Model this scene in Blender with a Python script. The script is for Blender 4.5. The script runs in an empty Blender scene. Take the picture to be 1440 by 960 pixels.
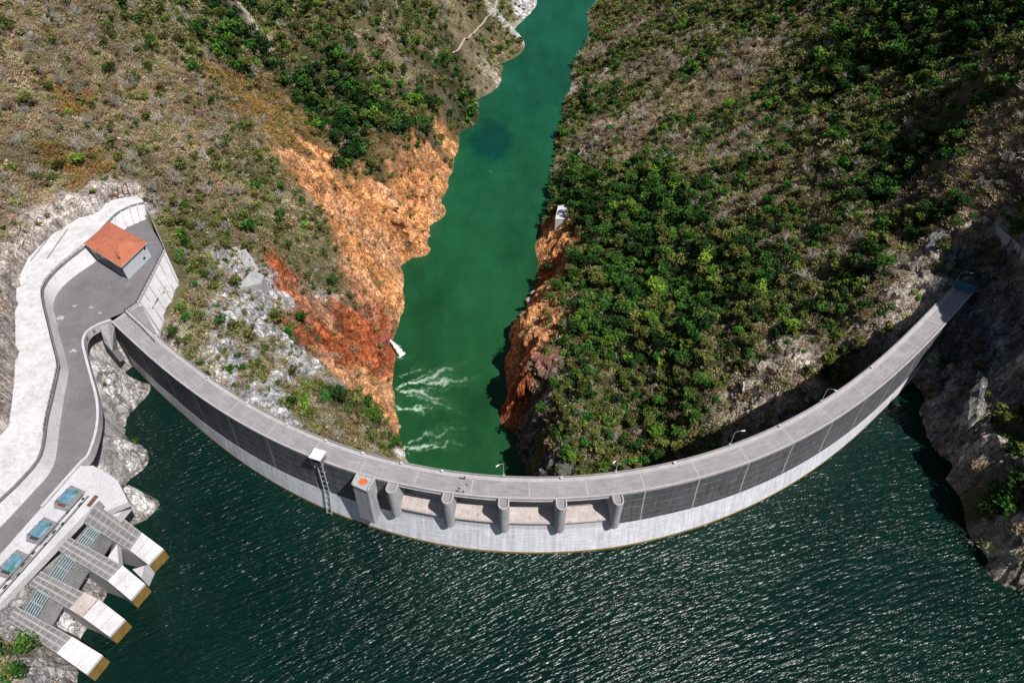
import bpy, bmesh, math, random
import numpy as np
from mathutils import Vector, Matrix

random.seed(7)
RNG = np.random.default_rng(11)
SC = bpy.context.scene
COL = SC.collection
R = math.radians

# ------------------------------------------------------------------ camera model (used to survey points)
CAM_H, PITCH, FPX = 167.0, R(46), 960.0
SP, CP = math.sin(PITCH), math.cos(PITCH)
ZRES, ZRIV = -24.0, -110.0

def ray(px, py):
    u, v = (px - 720) / FPX, (480 - py) / FPX
    return np.array([u, CP + v * SP, -SP + v * CP])

def at(px, py, z=0.0):
    d = ray(px, py)
    t = (z - CAM_H) / d[2]
    return np.array([d[0] * t, d[1] * t, z])

def project(P):
    P = np.asarray(P, float)
    q = P - np.array([0, 0, CAM_H])
    dep = q[..., 1] * CP - q[..., 2] * SP
    up = q[..., 1] * SP + q[..., 2] * CP
    dep = np.maximum(dep, 1e-3)
    return 720 + FPX * q[..., 0] / dep, 480 - FPX * up / dep, dep

# ------------------------------------------------------------------ noise
def _h(ix, iy, iz, s):
    n = (ix * 374761393 + iy * 668265263 + iz * 2147483647 + s * 974634777) & 0xFFFFFFFF
    n = ((n ^ (n >> 13)) * 1274126177) & 0xFFFFFFFF
    n = ((n ^ (n >> 16)) * 2246822519) & 0xFFFFFFFF
    return ((n ^ (n >> 15)) & 0xFFFFFF) / float(0xFFFFFF)

def vnoise(x, y, z=None, s=0):
    x = np.asarray(x, float); y = np.asarray(y, float)
    z = np.zeros_like(x) if z is None else np.asarray(z, float)
    ix, iy, iz = (np.floor(a).astype(np.int64) for a in (x, y, z))
    fx, fy, fz = x - ix, y - iy, z - iz
    fx, fy, fz = (f * f * f * (f * (f * 6 - 15) + 10) for f in (fx, fy, fz))
    r = 0
    for dx in (0, 1):
        for dy in (0, 1):
            for dz in (0, 1):
                w = (fx if dx else 1 - fx) * (fy if dy else 1 - fy) * (fz if dz else 1 - fz)
                r = r + w * _h(ix + dx, iy + dy, iz + dz, s)
    return r * 2 - 1

def fbm(x, y, z=None, s=0, o=4):
    a, r, f = 1.0, 0, 1.0
    for k in range(o):
        r = r + a * vnoise(np.asarray(x) * f + 17.3 * k, np.asarray(y) * f - 9.1 * k, None if z is None else np.asarray(z) * f, s + k)
        a *= .5; f *= 2.03
    return r

def ridged(x, y, z=None, s=0, o=4):
    a, r, f = 1.0, 0, 1.0
    for k in range(o):
        r = r + a * (1 - 2 * np.abs(vnoise(np.asarray(x) * f + 7.7 * k, np.asarray(y) * f + 3.1 * k, None if z is None else np.asarray(z) * f, s + k)))
        a *= .5; f *= 2.1
    return r

def cells(x, y, z, s=0):
    """random value of the nearest jittered lattice point (blocky fracture pattern)"""
    ix, iy, iz = (np.floor(a).astype(np.int64) for a in (x, y, z))
    best = np.full(x.shape, 1e9); val = np.zeros(x.shape)
    for dx in (-1, 0, 1):
        for dy in (-1, 0, 1):
            for dz in (-1, 0, 1):
                a, b, c = ix + dx, iy + dy, iz + dz
                d = (a + _h(a, b, c, s) - x) ** 2 + (b + _h(a, b, c, s + 5) - y) ** 2 + (c + _h(a, b, c, s + 9) - z) ** 2
                m = d < best
                best = np.where(m, d, best); val = np.where(m, _h(a, b, c, s + 13), val)
    return val

# ------------------------------------------------------------------ object helpers
def tag(o, label=None, cat=None, group=None, kind=None):
    if label: o['label'] = label
    if cat: o['category'] = cat
    if group: o['group'] = group
    if kind or cat: o['kind'] = kind or 'thing'
    return o

def empty(name, loc, rz=0.0):
    o = bpy.data.objects.new(name, None)
    o.empty_display_size = 0.5
    o.location = tuple(float(v) for v in loc); o.rotation_euler = (0, 0, rz)
    COL.objects.link(o)
    return o

def link(name, me, mat=None, parent=None):
    if mat is not None:
        me.materials.append(mat)
    o = bpy.data.objects.new(name, me)
    COL.objects.link(o)
    if parent is not None:
        o.parent = parent
        o.matrix_parent_inverse = Matrix.Identity(4)
    return o

class MB:
    """collects faces (world or local coordinates) into one mesh"""
    def __init__(s, org=(0, 0, 0)):
        s.v, s.f, s.uv, s.m = [], [], {}, []
        s.o = np.array(org, float)
    def face(s, pts, uv=None):
        b = len(s.v)
        s.v += [tuple(np.asarray(p, float) - s.o) for p in pts]
        s.f.append(tuple(range(b, b + len(pts))))
        if uv: s.uv[len(s.f) - 1] = uv
    def box(s, c, size, rz=0.0, taper=1.0):
        c = np.array(c, float); hx, hy, hz = (a / 2 for a in size)
        ca, sa = math.cos(rz), math.sin(rz)
        P = []
        for z, k in ((-hz, 1), (hz, taper)):
            for x, y in ((-hx, -hy), (hx, -hy), (hx, hy), (-hx, hy)):
                x *= k; y *= k
                P.append(c + np.array([x * ca - y * sa, x * sa + y * ca, z]))
        s.solid(P)
    def solid(s, P):
        """8 points: bottom loop then top loop"""
        for q in ((3, 2, 1, 0), (4, 5, 6, 7), (0, 1, 5, 4), (1, 2, 6, 5), (2, 3, 7, 6), (3, 0, 4, 7)):
            s.face([P[i] for i in q])
    def prism(s, poly, z0, z1):
        """poly: list of (x, y) counter-clockwise; z0/z1 numbers"""
        n = len(poly)
        s.face([(p[0], p[1], z1) for p in poly])
        s.face([(p[0], p[1], z0) for p in reversed(poly)])
        for i in range(n):
            a, b = poly[i], poly[(i + 1) % n]
            s.face([(a[0], a[1], z0), (b[0], b[1], z0), (b[0], b[1], z1), (a[0], a[1], z1)])
    def bar(s, a, b, r, n=6, r2=None):
        a = Vector(tuple(a)); b = Vector(tuple(b)); r2 = r if r2 is None else r2
        d = (b - a).normalized()
        u = d.cross(Vector((0, 0, 1)) if abs(d.z) < .95 else Vector((1, 0, 0))).normalized(); w = d.cross(u)
        A = [a + (u * math.cos(2 * math.pi * i / n) + w * math.sin(2 * math.pi * i / n)) * r for i in range(n)]
        B = [b + (u * math.cos(2 * math.pi * i / n) + w * math.sin(2 * math.pi * i / n)) * r2 for i in range(n)]
        for i in range(n):
            j = (i + 1) % n
            s.face([A[i], A[j], B[j], B[i]])
        s.face(A[::-1]); s.face(B)
    def build(s, name, mat, parent=None, smooth=False):
        me = bpy.data.meshes.new(name)
        me.from_pydata([tuple(float(c) for c in v) for v in s.v], [], s.f)
        if s.uv:
            uvl = me.uv_layers.new(name='UVMap')
            for p in me.polygons:
                if p.index in s.uv:
                    for li, w in zip(p.loop_indices, s.uv[p.index]): uvl.data[li].uv = w
        bm = bmesh.new(); bm.from_mesh(me)
        bmesh.ops.remove_doubles(bm, verts=bm.verts, dist=1e-4)
        bmesh.ops.recalc_face_normals(bm, faces=bm.faces)
        bm.to_mesh(me); bm.free()
        if smooth:
            for p in me.polygons: p.use_smooth = True
        return link(name, me, mat, parent)

def np_mesh(name, V, F, col=None, smooth=False):
    """fast mesh from arrays: F is (n, k)"""
    me = bpy.data.meshes.new(name)
    V = np.ascontiguousarray(V, np.float32); F = np.ascontiguousarray(F, np.int32)
    k = F.shape[1]
    me.vertices.add(len(V)); me.vertices.foreach_set('co', V.ravel())
    me.loops.add(F.size); me.loops.foreach_set('vertex_index', F.ravel())
    me.polygons.add(len(F))
    me.polygons.foreach_set('loop_start', np.arange(0, F.size, k, dtype=np.int32))
    me.polygons.foreach_set('loop_total', np.full(len(F), k, np.int32))
    me.polygons.foreach_set('use_smooth', np.full(len(F), smooth, bool))
    if col is not None:
        a = me.attributes.new('tint', 'FLOAT_COLOR', 'POINT')
        c = np.ones((len(V), 4), np.float32); c[:, :np.shape(col)[1]] = col
        a.data.foreach_set('color', c.ravel())
    me.update(calc_edges=True); me.validate()
    return me

def curve(pts, n=8):
    """Catmull-Rom through the points, n steps per span"""
    P = np.array(pts, float)
    P = np.vstack([2 * P[0] - P[1], P, 2 * P[-1] - P[-2]])
    out = []
    for i in range(1, len(P) - 2):
        for t in np.linspace(0, 1, n, endpoint=False):
            a, b, c, d = P[i - 1:i + 3]
            out.append(.5 * (2 * b + (c - a) * t + (2 * a - 5 * b + 4 * c - d) * t * t + (3 * b - a - 3 * c + d) * t ** 3))
    out.append(P[-2])
    return np.array(out)

def inside(poly, X, Y):
    r = np.zeros(np.shape(X), bool)
    n = len(poly); j = n - 1
    for i in range(n):
        xi, yi = poly[i][0], poly[i][1]; xj, yj = poly[j][0], poly[j][1]
        if yi != yj:
            c = ((yi > Y) != (yj > Y)) & (X < (xj - xi) * (Y - yi) / (yj - yi) + xi)
            r ^= c
        j = i
    return r

def seg_dist(poly, X, Y):
    D = np.full(np.shape(X), 1e9)
    for a, b in zip(poly[:-1], poly[1:]):
        ax, ay, bx, by = a[0], a[1], b[0], b[1]
        L = (bx - ax) ** 2 + (by - ay) ** 2 + 1e-9
        t = np.clip(((X - ax) * (bx - ax) + (Y - ay) * (by - ay)) / L, 0, 1)
        D = np.minimum(D, np.hypot(X - ax - t * (bx - ax), Y - ay - t * (by - ay)))
    return D

# ------------------------------------------------------------------ materials
def nmat(name):
    m = bpy.data.materials.new(name); m.use_nodes = True
    nt = m.node_tree; nt.nodes.clear()
    out = nt.nodes.new('ShaderNodeOutputMaterial')
    b = nt.nodes.new('ShaderNodeBsdfPrincipled')
    nt.links.new(b.outputs[0], out.inputs[0])
    return m, nt, b

def nd(nt, typ, **kw):
    n = nt.nodes.new(typ)
    for k, v in kw.items():
        if k in n.inputs.keys(): n.inputs[k].default_value = v
        else: setattr(n, k, v)
    return n

def mixc(nt, fac, a, b, mode='MIX'):
    n = nt.nodes.new('ShaderNodeMix'); n.data_type = 'RGBA'; n.blend_type = mode
    for sock, val in ((n.inputs[0], fac), (n.inputs[6], a), (n.inputs[7], b)):
        if hasattr(val, 'links'): nt.links.new(val, sock)
        elif isinstance(val, (int, float)): sock.default_value = val
        else: sock.default_value = (*val, 1) if len(val) == 3 else val
    return n.outputs[2]

def ramp(nt, src, lo, hi, a=0.0, b=1.0):
    n = nt.nodes.new('ShaderNodeMapRange'); n.clamp = True
    nt.links.new(src, n.inputs[0])
    for i, v in zip((1, 2, 3, 4), (lo, hi, a, b)): n.inputs[i].default_value = v
    return n.outputs[0]

def math_(nt, op, a, b=0.0):
    n = nt.nodes.new('ShaderNodeMath'); n.operation = op
    for s_, v in ((n.inputs[0], a), (n.inputs[1], b)):
        if hasattr(v, 'links'): nt.links.new(v, s_)
        else: s_.default_value = v
    return n.outputs[0]

def noise(nt, scale, detail=4, rough=.6, vec=None, stretch=None, rot=None):
    if vec is None:
        g = nt.nodes.new('ShaderNodeNewGeometry'); vec = g.outputs['Position']
    if stretch is not None or rot is not None:
        mp = nt.nodes.new('ShaderNodeMapping')
        if rot:                      # turn first, then stretch
            mp.vector_type = 'TEXTURE'; mp.inputs['Rotation'].default_value = rot
            mp.inputs['Scale'].default_value = tuple(1 / q for q in stretch)
        else: mp.inputs['Scale'].default_value = stretch
        nt.links.new(vec, mp.inputs[0]); vec = mp.outputs[0]
    n = nd(nt, 'ShaderNodeTexNoise', Scale=scale, Detail=detail, Roughness=rough)
    nt.links.new(vec, n.inputs['Vector'])
    return n.outputs['Fac']

def bump(nt, b, h, strength=.5, dist=.1):
    n = nd(nt, 'ShaderNodeBump', Strength=strength, Distance=dist)
    nt.links.new(h, n.inputs['Height']); nt.links.new(n.outputs[0], b.inputs['Normal'])

def concrete(name, c, c2, stain=None, rough=.85, scale=.25, fine=2.5, streak=False, bstr=.3):
    m, nt, b = nmat(name)
    f = ramp(nt, noise(nt, scale, 6, .65), .35, .65)
    col = mixc(nt, f, c, c2)
    g = ramp(nt, noise(nt, fine, 5, .7), .3, .75, .8, 1.15)
    col = mixc(nt, 1.0, col, g, 'MULTIPLY')
    if stain:
        s = ramp(nt, noise(nt, scale * 2.2, 5, .7), .56, .72, 0, .85)
        col = mixc(nt, s, col, stain)
    if streak:
        s = ramp(nt, noise(nt, 1.1, 4, .6, stretch=(1, 1, .06)), .45, .75, 1.05, .72)
        col = mixc(nt, 1.0, col, s, 'MULTIPLY')
    nt.links.new(col, b.inputs['Base Color'])
    b.inputs['Roughness'].default_value = rough
    b.inputs['Specular IOR Level'].default_value = .25
    bump(nt, b, noise(nt, fine * 2, 5, .7), bstr, .06)
    return m

def plain(name, c, rough=.6, metal=0.0, var=.15, scale=1.5):
    m, nt, b = nmat(name)
    f = ramp(nt, noise(nt, scale, 4, .6), .3, .7, 1 - var, 1 + var)
    nt.links.new(mixc(nt, 1.0, (*c, 1), f, 'MULTIPLY'), b.inputs['Base Color'])
    b.inputs['Roughness'].default_value = rough; b.inputs['Metallic'].default_value = metal
    return m

M = {}
M['deck'] = concrete('deck_concrete', (.26, .245, .25), (.33, .31, .32), (.2, .19, .195), scale=.12, fine=1.2)
M['kerb'] = concrete('kerb_concrete', (.42, .39, .39), (.5, .47, .47), (.33, .31, .31), scale=.3)
M['white_conc'] = concrete('pale_concrete', (.56, .54, .55), (.66, .64, .66), (.42, .40, .40), scale=.15, fine=1.5)
M['grey_conc'] = concrete('grey_concrete', (.34, .33, .33), (.42, .41, .41), (.27, .26, .255), scale=.2, streak=True)
M['pier'] = concrete('pier_concrete', (.36, .36, .37), (.44, .44, .45), (.28, .28, .285), scale=.4, streak=True)
M['sill'] = concrete('sill_concrete', (.44, .37, .34), (.55, .48, .46), (.25, .20, .18), scale=.3, fine=1.3)
M['asphalt'] = concrete('asphalt', (.17, .16, .165), (.215, .205, .21), (.27, .26, .265), scale=.13, fine=1.4)
M['terrace'] = concrete('terrace_concrete', (.56, .54, .54), (.74, .72, .73), (.40, .38, .37), scale=.2, fine=.9)
M['dark_conc'] = concrete('weathered_concrete', (.16, .155, .155), (.23, .225, .22), (.1, .1, .1), scale=.4, fine=2)
M['pad'] = concrete('stained_pad', (.2, .185, .185), (.3, .28, .28), (.13, .12, .12), scale=.5, fine=2)
M['steel'] = plain('painted_steel', (.35, .38, .40), .5)
M['dark_steel'] = plain('dark_steel', (.05, .055, .06), .5)
M['rust'] = plain('rusty_steel', (.16, .075, .045), .8, var=.4)
M['lamp'] = plain('galvanised_steel', (.55, .57, .58), .4, .3)
M['lamp_head'] = plain('lamp_head', (.8, .8, .78), .4)
M['blue'] = plain('blue_paint', (.13, .26, .34), .45, var=.3, scale=.8)
M['blue2'] = plain('light_blue_paint', (.25, .34, .37), .45, var=.25, scale=.8)
M['teal'] = plain('teal_paint', (.05, .22, .20), .5, var=.3)
M['gate_blue'] = plain('gate_blue', (.03, .16, .27), .45)
M['window'] = plain('dark_glass', (.02, .03, .035), .15)
M['house_wall'] = concrete('house_render', (.50, .52, .55), (.56, .58, .62), (.42, .43, .46), scale=.5)
M['house_shade'] = plain('painted_wall_shade', (.035, .06, .07), .6)  # shade of the house front put into a dark colour
M['red_conc'] = concrete('red_stained_concrete', (.26, .075, .06), (.36, .12, .09), (.2, .05, .04), scale=.4)
M['orange_paint'] = plain('orange_paint', (.7, .13, .03), .7, var=.5, scale=2.5)
M['ochre'] = concrete('algae_waterline', (.19, .12, .03), (.28, .18, .05), (.12, .09, .02), scale=.6)
M['bark'] = plain('bark', (.16, .13, .10), .9)
M['pale_bark'] = plain('pale_bark', (.33, .29, .25), .9)
M['skin'] = plain('skin', (.4, .22, .15), .6)
M['hair'] = plain('hair', (.02, .016, .013), .6)
M['white_cloth'] = plain('white_cloth', (.75, .75, .75), .8)
M['navy_cloth'] = plain('navy_cloth', (.03, .05, .12), .8)
M['black_cloth'] = plain('black_cloth', (.02, .02, .02), .8)
M['grey_cloth'] = plain('grey_cloth', (.3, .3, .31), .8)
M['orange_cloth'] = plain('orange_cloth', (.75, .2, .04), .8)
M['stone'] = concrete('boulder_stone', (.33, .25, .19), (.42, .34, .27), (.2, .15, .11), scale=.8)

# roof tiles
m, nt, b = nmat('clay_roof_tiles'); M['tiles'] = m
w = nd(nt, 'ShaderNodeTexWave', Scale=1.6, Distortion=.4); w.wave_type = 'BANDS'; w.bands_direction = 'X'
tc = nt.nodes.new('ShaderNodeTexCoord'); nt.links.new(tc.outputs['Object'], w.inputs[0])
c = mixc(nt, ramp(nt, noise(nt, 2.2, 6, .75), .3, .7), (.50, .13, .065), (.66, .24, .13))
c = mixc(nt, ramp(nt, noise(nt, .35, 4, .6), .5, .72, 0, .7), c, (.34, .10, .06))
c = mixc(nt, ramp(nt, w.outputs['Fac'], .1, .5, .45, 0), c, (.25, .07, .04))
c = mixc(nt, ramp(nt, noise(nt, 1.1, 5, .7), .6, .75, 0, .6), c, (.72, .42, .3))
nt.links.new(c, b.inputs['Base Color']); b.inputs['Roughness'].default_value = .85
bump(nt, b, w.outputs['Fac'], .5, .12)

# dam faces: UV = (arc length, height)
def face_mat(name, base, base2, line, jw, jh, mort, streaks, slo=.75):
    m, nt, b = nmat(name)
    uv = nt.nodes.new('ShaderNodeUVMap'); uv.uv_map = 'UVMap'
    f = ramp(nt, noise(nt, .18, 6, .7, vec=uv.outputs[0]), .3, .7)
    col = mixc(nt, f, base, base2)
    st = ramp(nt, noise(nt, .9, 5, .7, vec=uv.outputs[0], stretch=(1.0, .08, 1)), .35, .75, slo, 1.22)
    col = mixc(nt, streaks, col, mixc(nt, 1.0, col, st, 'MULTIPLY'))
    hs = ramp(nt, noise(nt, 1.6, 5, .75, vec=uv.outputs[0], stretch=(.12, 1, 1)), .35, .72, .8, 1.2)
    col = mixc(nt, 1.0, col, hs, 'MULTIPLY')
    br = nd(nt, 'ShaderNodeTexBrick', Scale=1.0)
    br.offset = 0; br.inputs['Brick Width'].default_value = jw; br.inputs['Row Height'].default_value = jh
    br.inputs['Mortar Size'].default_value = mort; br.inputs['Mortar Smooth'].default_value = .3
    nt.links.new(uv.outputs[0], br.inputs[0])
    brk = ramp(nt, noise(nt, .5, 4, .7, vec=uv.outputs[0]), .38, .62, 0, .9)
    col = mixc(nt, math_(nt, 'MULTIPLY', br.outputs['Fac'], brk), col, line)
    br2 = nd(nt, 'ShaderNodeTexBrick', Scale=1.0)
    br2.offset = 0; br2.inputs['Brick Width'].default_value = jw; br2.inputs['Row Height'].default_value = 500
    br2.inputs['Mortar Size'].default_value = mort * 1.8; br2.inputs['Mortar Smooth'].default_value = .2
    nt.links.new(uv.outputs[0], br2.inputs[0])
    brk2 = ramp(nt, noise(nt, .35, 3, .6, vec=uv.outputs[0]), .3, .5, .25, 1.0)
    col = mixc(nt, math_(nt, 'MULTIPLY', br2.outputs['Fac'], brk2), col, tuple(min(1, q * 1.15) for q in line))
    nt.links.new(col, b.inputs['Base Color']); b.inputs['Roughness'].default_value = .85
    b.inputs['Specular IOR Level'].default_value = .2
    bump(nt, b, noise(nt, 4, 4, .7), .25, .05)
    return m
M['facing'] = face_mat('dark_facing', (.095, .096, .103), (.17, .168, .176), (.36, .35, .35), 16.5, 3.4, .12, 1.0, .6)
M['skirt'] = face_mat('white_facing', (.70, .70, .75), (.80, .80, .84), (.46, .46, .48), 16.5, 1.15, .03, .9, .7)
M['body'] = face_mat('dam_concrete', (.28, .27, .26), (.36, .35, .34), (.2, .2, .2), 16.5, 2.5, .05, .9)
M['roadway'] = face_mat('crest_road', (.28, .262, .268), (.38, .355, .36), (.37, .35, .35), 16.5, 30, .10, .3)

# terrain: base colours live on the mesh, fine grain in the shader
m, nt, b = nmat('terrain_ground'); M['terrain'] = m
at_ = nt.nodes.new('ShaderNodeAttribute'); at_.attribute_name = 'tint'
g1 = ramp(nt, noise(nt, .9, 8, .72), .28, .74, .55, 1.4)
g2 = ramp(nt, noise(nt, .16, 6, .7, stretch=(1, 1, .35)), .3, .72, .75, 1.22)
c = mixc(nt, 1.0, at_.outputs['Color'], g1, 'MULTIPLY')
c = mixc(nt, 1.0, c, g2, 'MULTIPLY')
pre_rock = c; b.inputs['Roughness'].default_value = .95
b.inputs['Specular IOR Level'].default_value = .1
vor = nd(nt, 'ShaderNodeTexVoronoi', Scale=.42); vor.feature = 'DISTANCE_TO_EDGE'
gp = nt.nodes.new('ShaderNodeNewGeometry'); mp = nt.nodes.new('ShaderNodeMapping'); mp.inputs['Scale'].default_value = (1, 1, .45)
nt.links.new(gp.outputs['Position'], mp.inputs[0])
wn = nd(nt, 'ShaderNodeTexNoise', Scale=.5, Detail=4)
nt.links.new(mp.outputs[0], wn.inputs[0])
va = nt.nodes.new('ShaderNodeVectorMath'); va.operation = 'MULTIPLY_ADD'; va.inputs[1].default_value = (3, 3, 3)
nt.links.new(wn.outputs['Color'], va.inputs[0]); nt.links.new(mp.outputs[0], va.inputs[2]); nt.links.new(va.outputs[0], vor.inputs[0])
crack = ramp(nt, vor.outputs['Distance'], 0, .22, 0, .6)
v2 = nd(nt, 'ShaderNodeTexVoronoi', Scale=.3); v3 = nd(nt, 'ShaderNodeTexVoronoi', Scale=.85); v4 = nd(nt, 'ShaderNodeTexVoronoi', Scale=.85); v4.feature = 'DISTANCE_TO_EDGE'
for v_ in (v2, v3, v4): nt.links.new(va.outputs[0], v_.inputs[0])
bw = lambda s_: ramp(nt, s_, 0, 1, .68, 1.3)
sp2 = nt.nodes.new('ShaderNodeSeparateColor'); nt.links.new(v2.outputs['Color'], sp2.inputs[0]); sp3 = nt.nodes.new('ShaderNodeSeparateColor'); nt.links.new(v3.outputs['Color'], sp3.inputs[0])
rockc = mixc(nt, 1.0, mixc(nt, 1.0, pre_rock, bw(sp2.outputs[0]), 'MULTIPLY'), bw(sp3.outputs[1]), 'MULTIPLY')
rockc = mixc(nt, 1.0, rockc, ramp(nt, vor.outputs['Distance'], .0, .10, .38, 1.0), 'MULTIPLY')
rockc = mixc(nt, 1.0, rockc, ramp(nt, v4.outputs['Distance'], .0, .09, .6, 1.0), 'MULTIPLY')
rockc = mixc(nt, 1.0, rockc, (1.38, 1.38, 1.38), 'MULTIPLY')
c = mixc(nt, at_.outputs['Alpha'], pre_rock, rockc)
nt.links.new(c, b.inputs['Base Color'])
hh = math_(nt, 'ADD', math_(nt, 'MULTIPLY', math_(nt, 'MULTIPLY', sp3.outputs[1], at_.outputs['Alpha']), .45), math_(nt, 'MULTIPLY', sp2.outputs[0], .5))
hh = math_(nt, 'ADD', hh, math_(nt, 'MULTIPLY', noise(nt, .28, 10, .74, stretch=(1, 1, .6)), 2.2))
hh = math_(nt, 'ADD', hh, math_(nt, 'MULTIPLY', crack, .5))
bump(nt, b, hh, 1.0, 1.5)

# foliage
m = bpy.data.materials.new('foliage'); m.use_nodes = True; nt = m.node_tree; nt.nodes.clear(); M['leaf'] = m
out = nt.nodes.new('ShaderNodeOutputMaterial')
at_ = nt.nodes.new('ShaderNodeAttribute'); at_.attribute_name = 'tint'
oi = nt.nodes.new('ShaderNodeObjectInfo')
hs = nt.nodes.new('ShaderNodeHueSaturation')
nt.links.new(ramp(nt, oi.outputs['Random'], 0, 1, .485, .515), hs.inputs['Hue'])
nt.links.new(ramp(nt, oi.outputs['Random'], 0, 1, 1.25, .75), hs.inputs['Value'])
nt.links.new(at_.outputs['Color'], hs.inputs['Color'])
di = nt.nodes.new('ShaderNodeBsdfDiffuse'); tr = nt.nodes.new('ShaderNodeBsdfTranslucent'); mx = nt.nodes.new('ShaderNodeMixShader')
mx.inputs[0].default_value = .22
for n in (di, tr): nt.links.new(hs.outputs[0], n.inputs[0])
nt.links.new(di.outputs[0], mx.inputs[1]); nt.links.new(tr.outputs[0], mx.inputs[2]); nt.links.new(mx.outputs[0], out.inputs[0])

# ------------------------------------------------------------------ dam crest line (upstream edge of the deck, z = 0)
CREST = np.array([at(*p) for p in [(158,452),(200,495),(250,537),(330,590),(445,643),(560,680),(640,694),(708,700),(790,702),(870,697),(960,680),(1100,630),(1200,570),(1260,525),(1330,458),(1368,412)]])[:, :2]
C0 = np.array([7.6, 288.0])
def polar(P):
    q = np.asarray(P)[..., :2] - C0
    return np.arctan2(q[..., 0], -q[..., 1]), np.hypot(q[..., 0], q[..., 1])     # angle from straight upstream, radius
_a, _r = polar(CREST)
RPOLY = np.polyfit(_a, _r, 4)
PH0, PH1 = _a[0], _a[-1]
def r0(ph): return np.polyval(RPOLY, ph)
def crest(ph, off=0.0, z=0.0):
    r = r0(ph) + off
    return np.array([C0[0] + r * math.sin(ph), C0[1] - r * math.cos(ph), z])
def phi_of(px, py, z=0.0): return float(polar(at(px, py, z))[0])
PHS = np.linspace(PH0, PH1, 260)
_pp = np.array([crest(p) for p in PHS]); ARC = np.concatenate([[0], np.cumsum(np.hypot(*(np.diff(_pp[:, :2], axis=0).T)))])
def arc(ph): return float(np.interp(ph, PHS, ARC))

# ------------------------------------------------------------------ terrain heights
CTRL = []
def cp(z, *pts):
    for p in pts: CTRL.append(at(p[0], p[1], z))
LB = [(575,668),(570,650),(560,615),(554,580),(552,545),(553,515),(550,480),(560,450),(566,410),(560,374),(580,362),(598,345),(606,315),(617,285),(630,250),(638,222),(645,187),(668,142),(700,92),(725,42),(757,0),(790,-50),(830,-110)]
RBK = [(742,690),(742,655),(736,610),(722,560),(716,530),(722,490),(742,440),(757,400),(757,370),(762,330),(770,290),(777,260),(783,215),(790,165),(803,120),(815,80),(826,40),(838,0),(870,-50),(915,-110)]
cp(ZRIV - .5, *LB); cp(ZRIV - .5, *RBK)
cp(ZRIV - 12, (650,660),(630,600),(625,540),(630,480),(650,420),(660,360),(690,300),(705,240),(715,180),(740,120),(770,60),(800,0),(850,-80),(890,-150),(925,-220),(790,-30),(808,-55),(830,-55),(870,-115),(785,-12),(820,-20))
cp(ZRIV - .5, (860,-160),(890,-225)); cp(ZRIV - .5, (955,-165),(985,-230)); cp(-95, (800,-150),(1000,-170))
for p in [(178,521),(176,600),(178,680),(175,745),(150,832),(115,885)]: CTRL.append(at(*p, ZRES) + [4.0, -1, -16])
for p in [(1352,560),(1364,600),(1350,650),(1343,700),(1345,745),(1382,778),(1412,825)]: CTRL.append(at(*p, ZRES) + [-4.0, -1.5, -17])
# just above the banks
cp(-100, (715,40),(690,88),(655,140)); cp(-102, (634,190),(628,218))
# left bank downstream
cp(-98, (545,600),(535,480),(548,420),(590,330),(540,560),(548,365))
cp(-86, (525,600),(505,480),(530,410),(560,310),(515,560),(600,255))
cp(-76, (500,560),(480,470),(500,400),(520,300),(545,250))
cp(-58, (450,500),(450,400),(470,235),(455,550))
cp(-40, (400,440),(405,500),(430,330))
cp(-34, (400,582),(425,250))
cp(-60, (480,624)); cp(-84, (530,640))
cp(-24, (350,400),(350,500),(400,290),(340,560))
cp(-13, (300,430),(300,500),(350,320),(380,200))
cp(-12, (248,440),(240,470)); cp(-9, (300,300)); cp(-11,(262,480))
cp(-10.5, (240,362),(257,405),(246,425),(228,468),(222,320)); cp(-13,(270,420))
cp(-4, (240,330)); cp(-6, (300,220),(320,130)); cp(-2, (300,120)); cp(2, (215,290),(250,200)); cp(0, (330,60))
cp(7, (200,255),(250,130)); cp(11, (160,215)); cp(12,(200,120)); cp(15, (110,215)); cp(18,(100,150),(250,20)); cp(11,(130,264)); cp(12,(330,-10))
cp(20, (50,200)); cp(26,(150,60)); cp(14, (60,262)); cp(17, (0,285)); cp(25, (0,180)); cp(38, (100,0),(0,80)); cp(48, (0,0)); cp(50,(100,-60))
# gully and ridge behind it
cp(-36, (372,58),(385,95)); cp(-46, (415,150)); cp(-50, (440,190)); cp(-62, (478,222),(492,240))
cp(-22, (345,0)); cp(-16, (450,40),(420,60)); cp(-12,(420,10)); cp(-38, (520,110),(470,120)); cp(-50, (500,165)); cp(-58, (560,190),(520,200)); cp(-72, (600,170),(560,225)); cp(-88,(620,180))
cp(-52, (600,80)); cp(-40,(560,50)); cp(-28, (540,0)); cp(-62, (640,40)); cp(-78, (660,60),(640,110)); cp(-60, (670,0)); cp(-92, (700,30)); cp(-20, (600,-70)); cp(20,(500,-80))
# left abutment platform and its surroundings
cp(0, (110,450),(150,420),(190,380),(110,560),(60,690),(20,740),(140,440))
cp(4.5, (50,450),(50,560),(20,640),(90,330),(150,300))
cp(8, (20,455)); cp(18, (0,440)); cp(11, (6,560)); cp(8,(45,335)); cp(11,(40,318)); cp(8,(100,298)); cp(12, (80,280)); cp(14,(20,310))

# reservoir, left shore
cp(ZRES - .5, (178,521),(176,600),(178,680),(175,745),(165,768),(150,832),(115,885),(108,955)); cp(-40, (260,600),(290,720),(270,830),(230,930))
cp(-3, (146,500),(147,600),(158,665)); cp(-13, (158,540),(160,620),(166,700)); cp(-12, (120,800),(90,850)); cp(-6,(50,850),(30,930)); cp(-17,(80,940)); cp(-4,(0,930))
cp(-70, (400,760),(700,860),(1000,800),(1200,700)); cp(-70, (700,1000),(1100,960)); cp(-48,(330,740),(1240,640),(1230,740))
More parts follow.
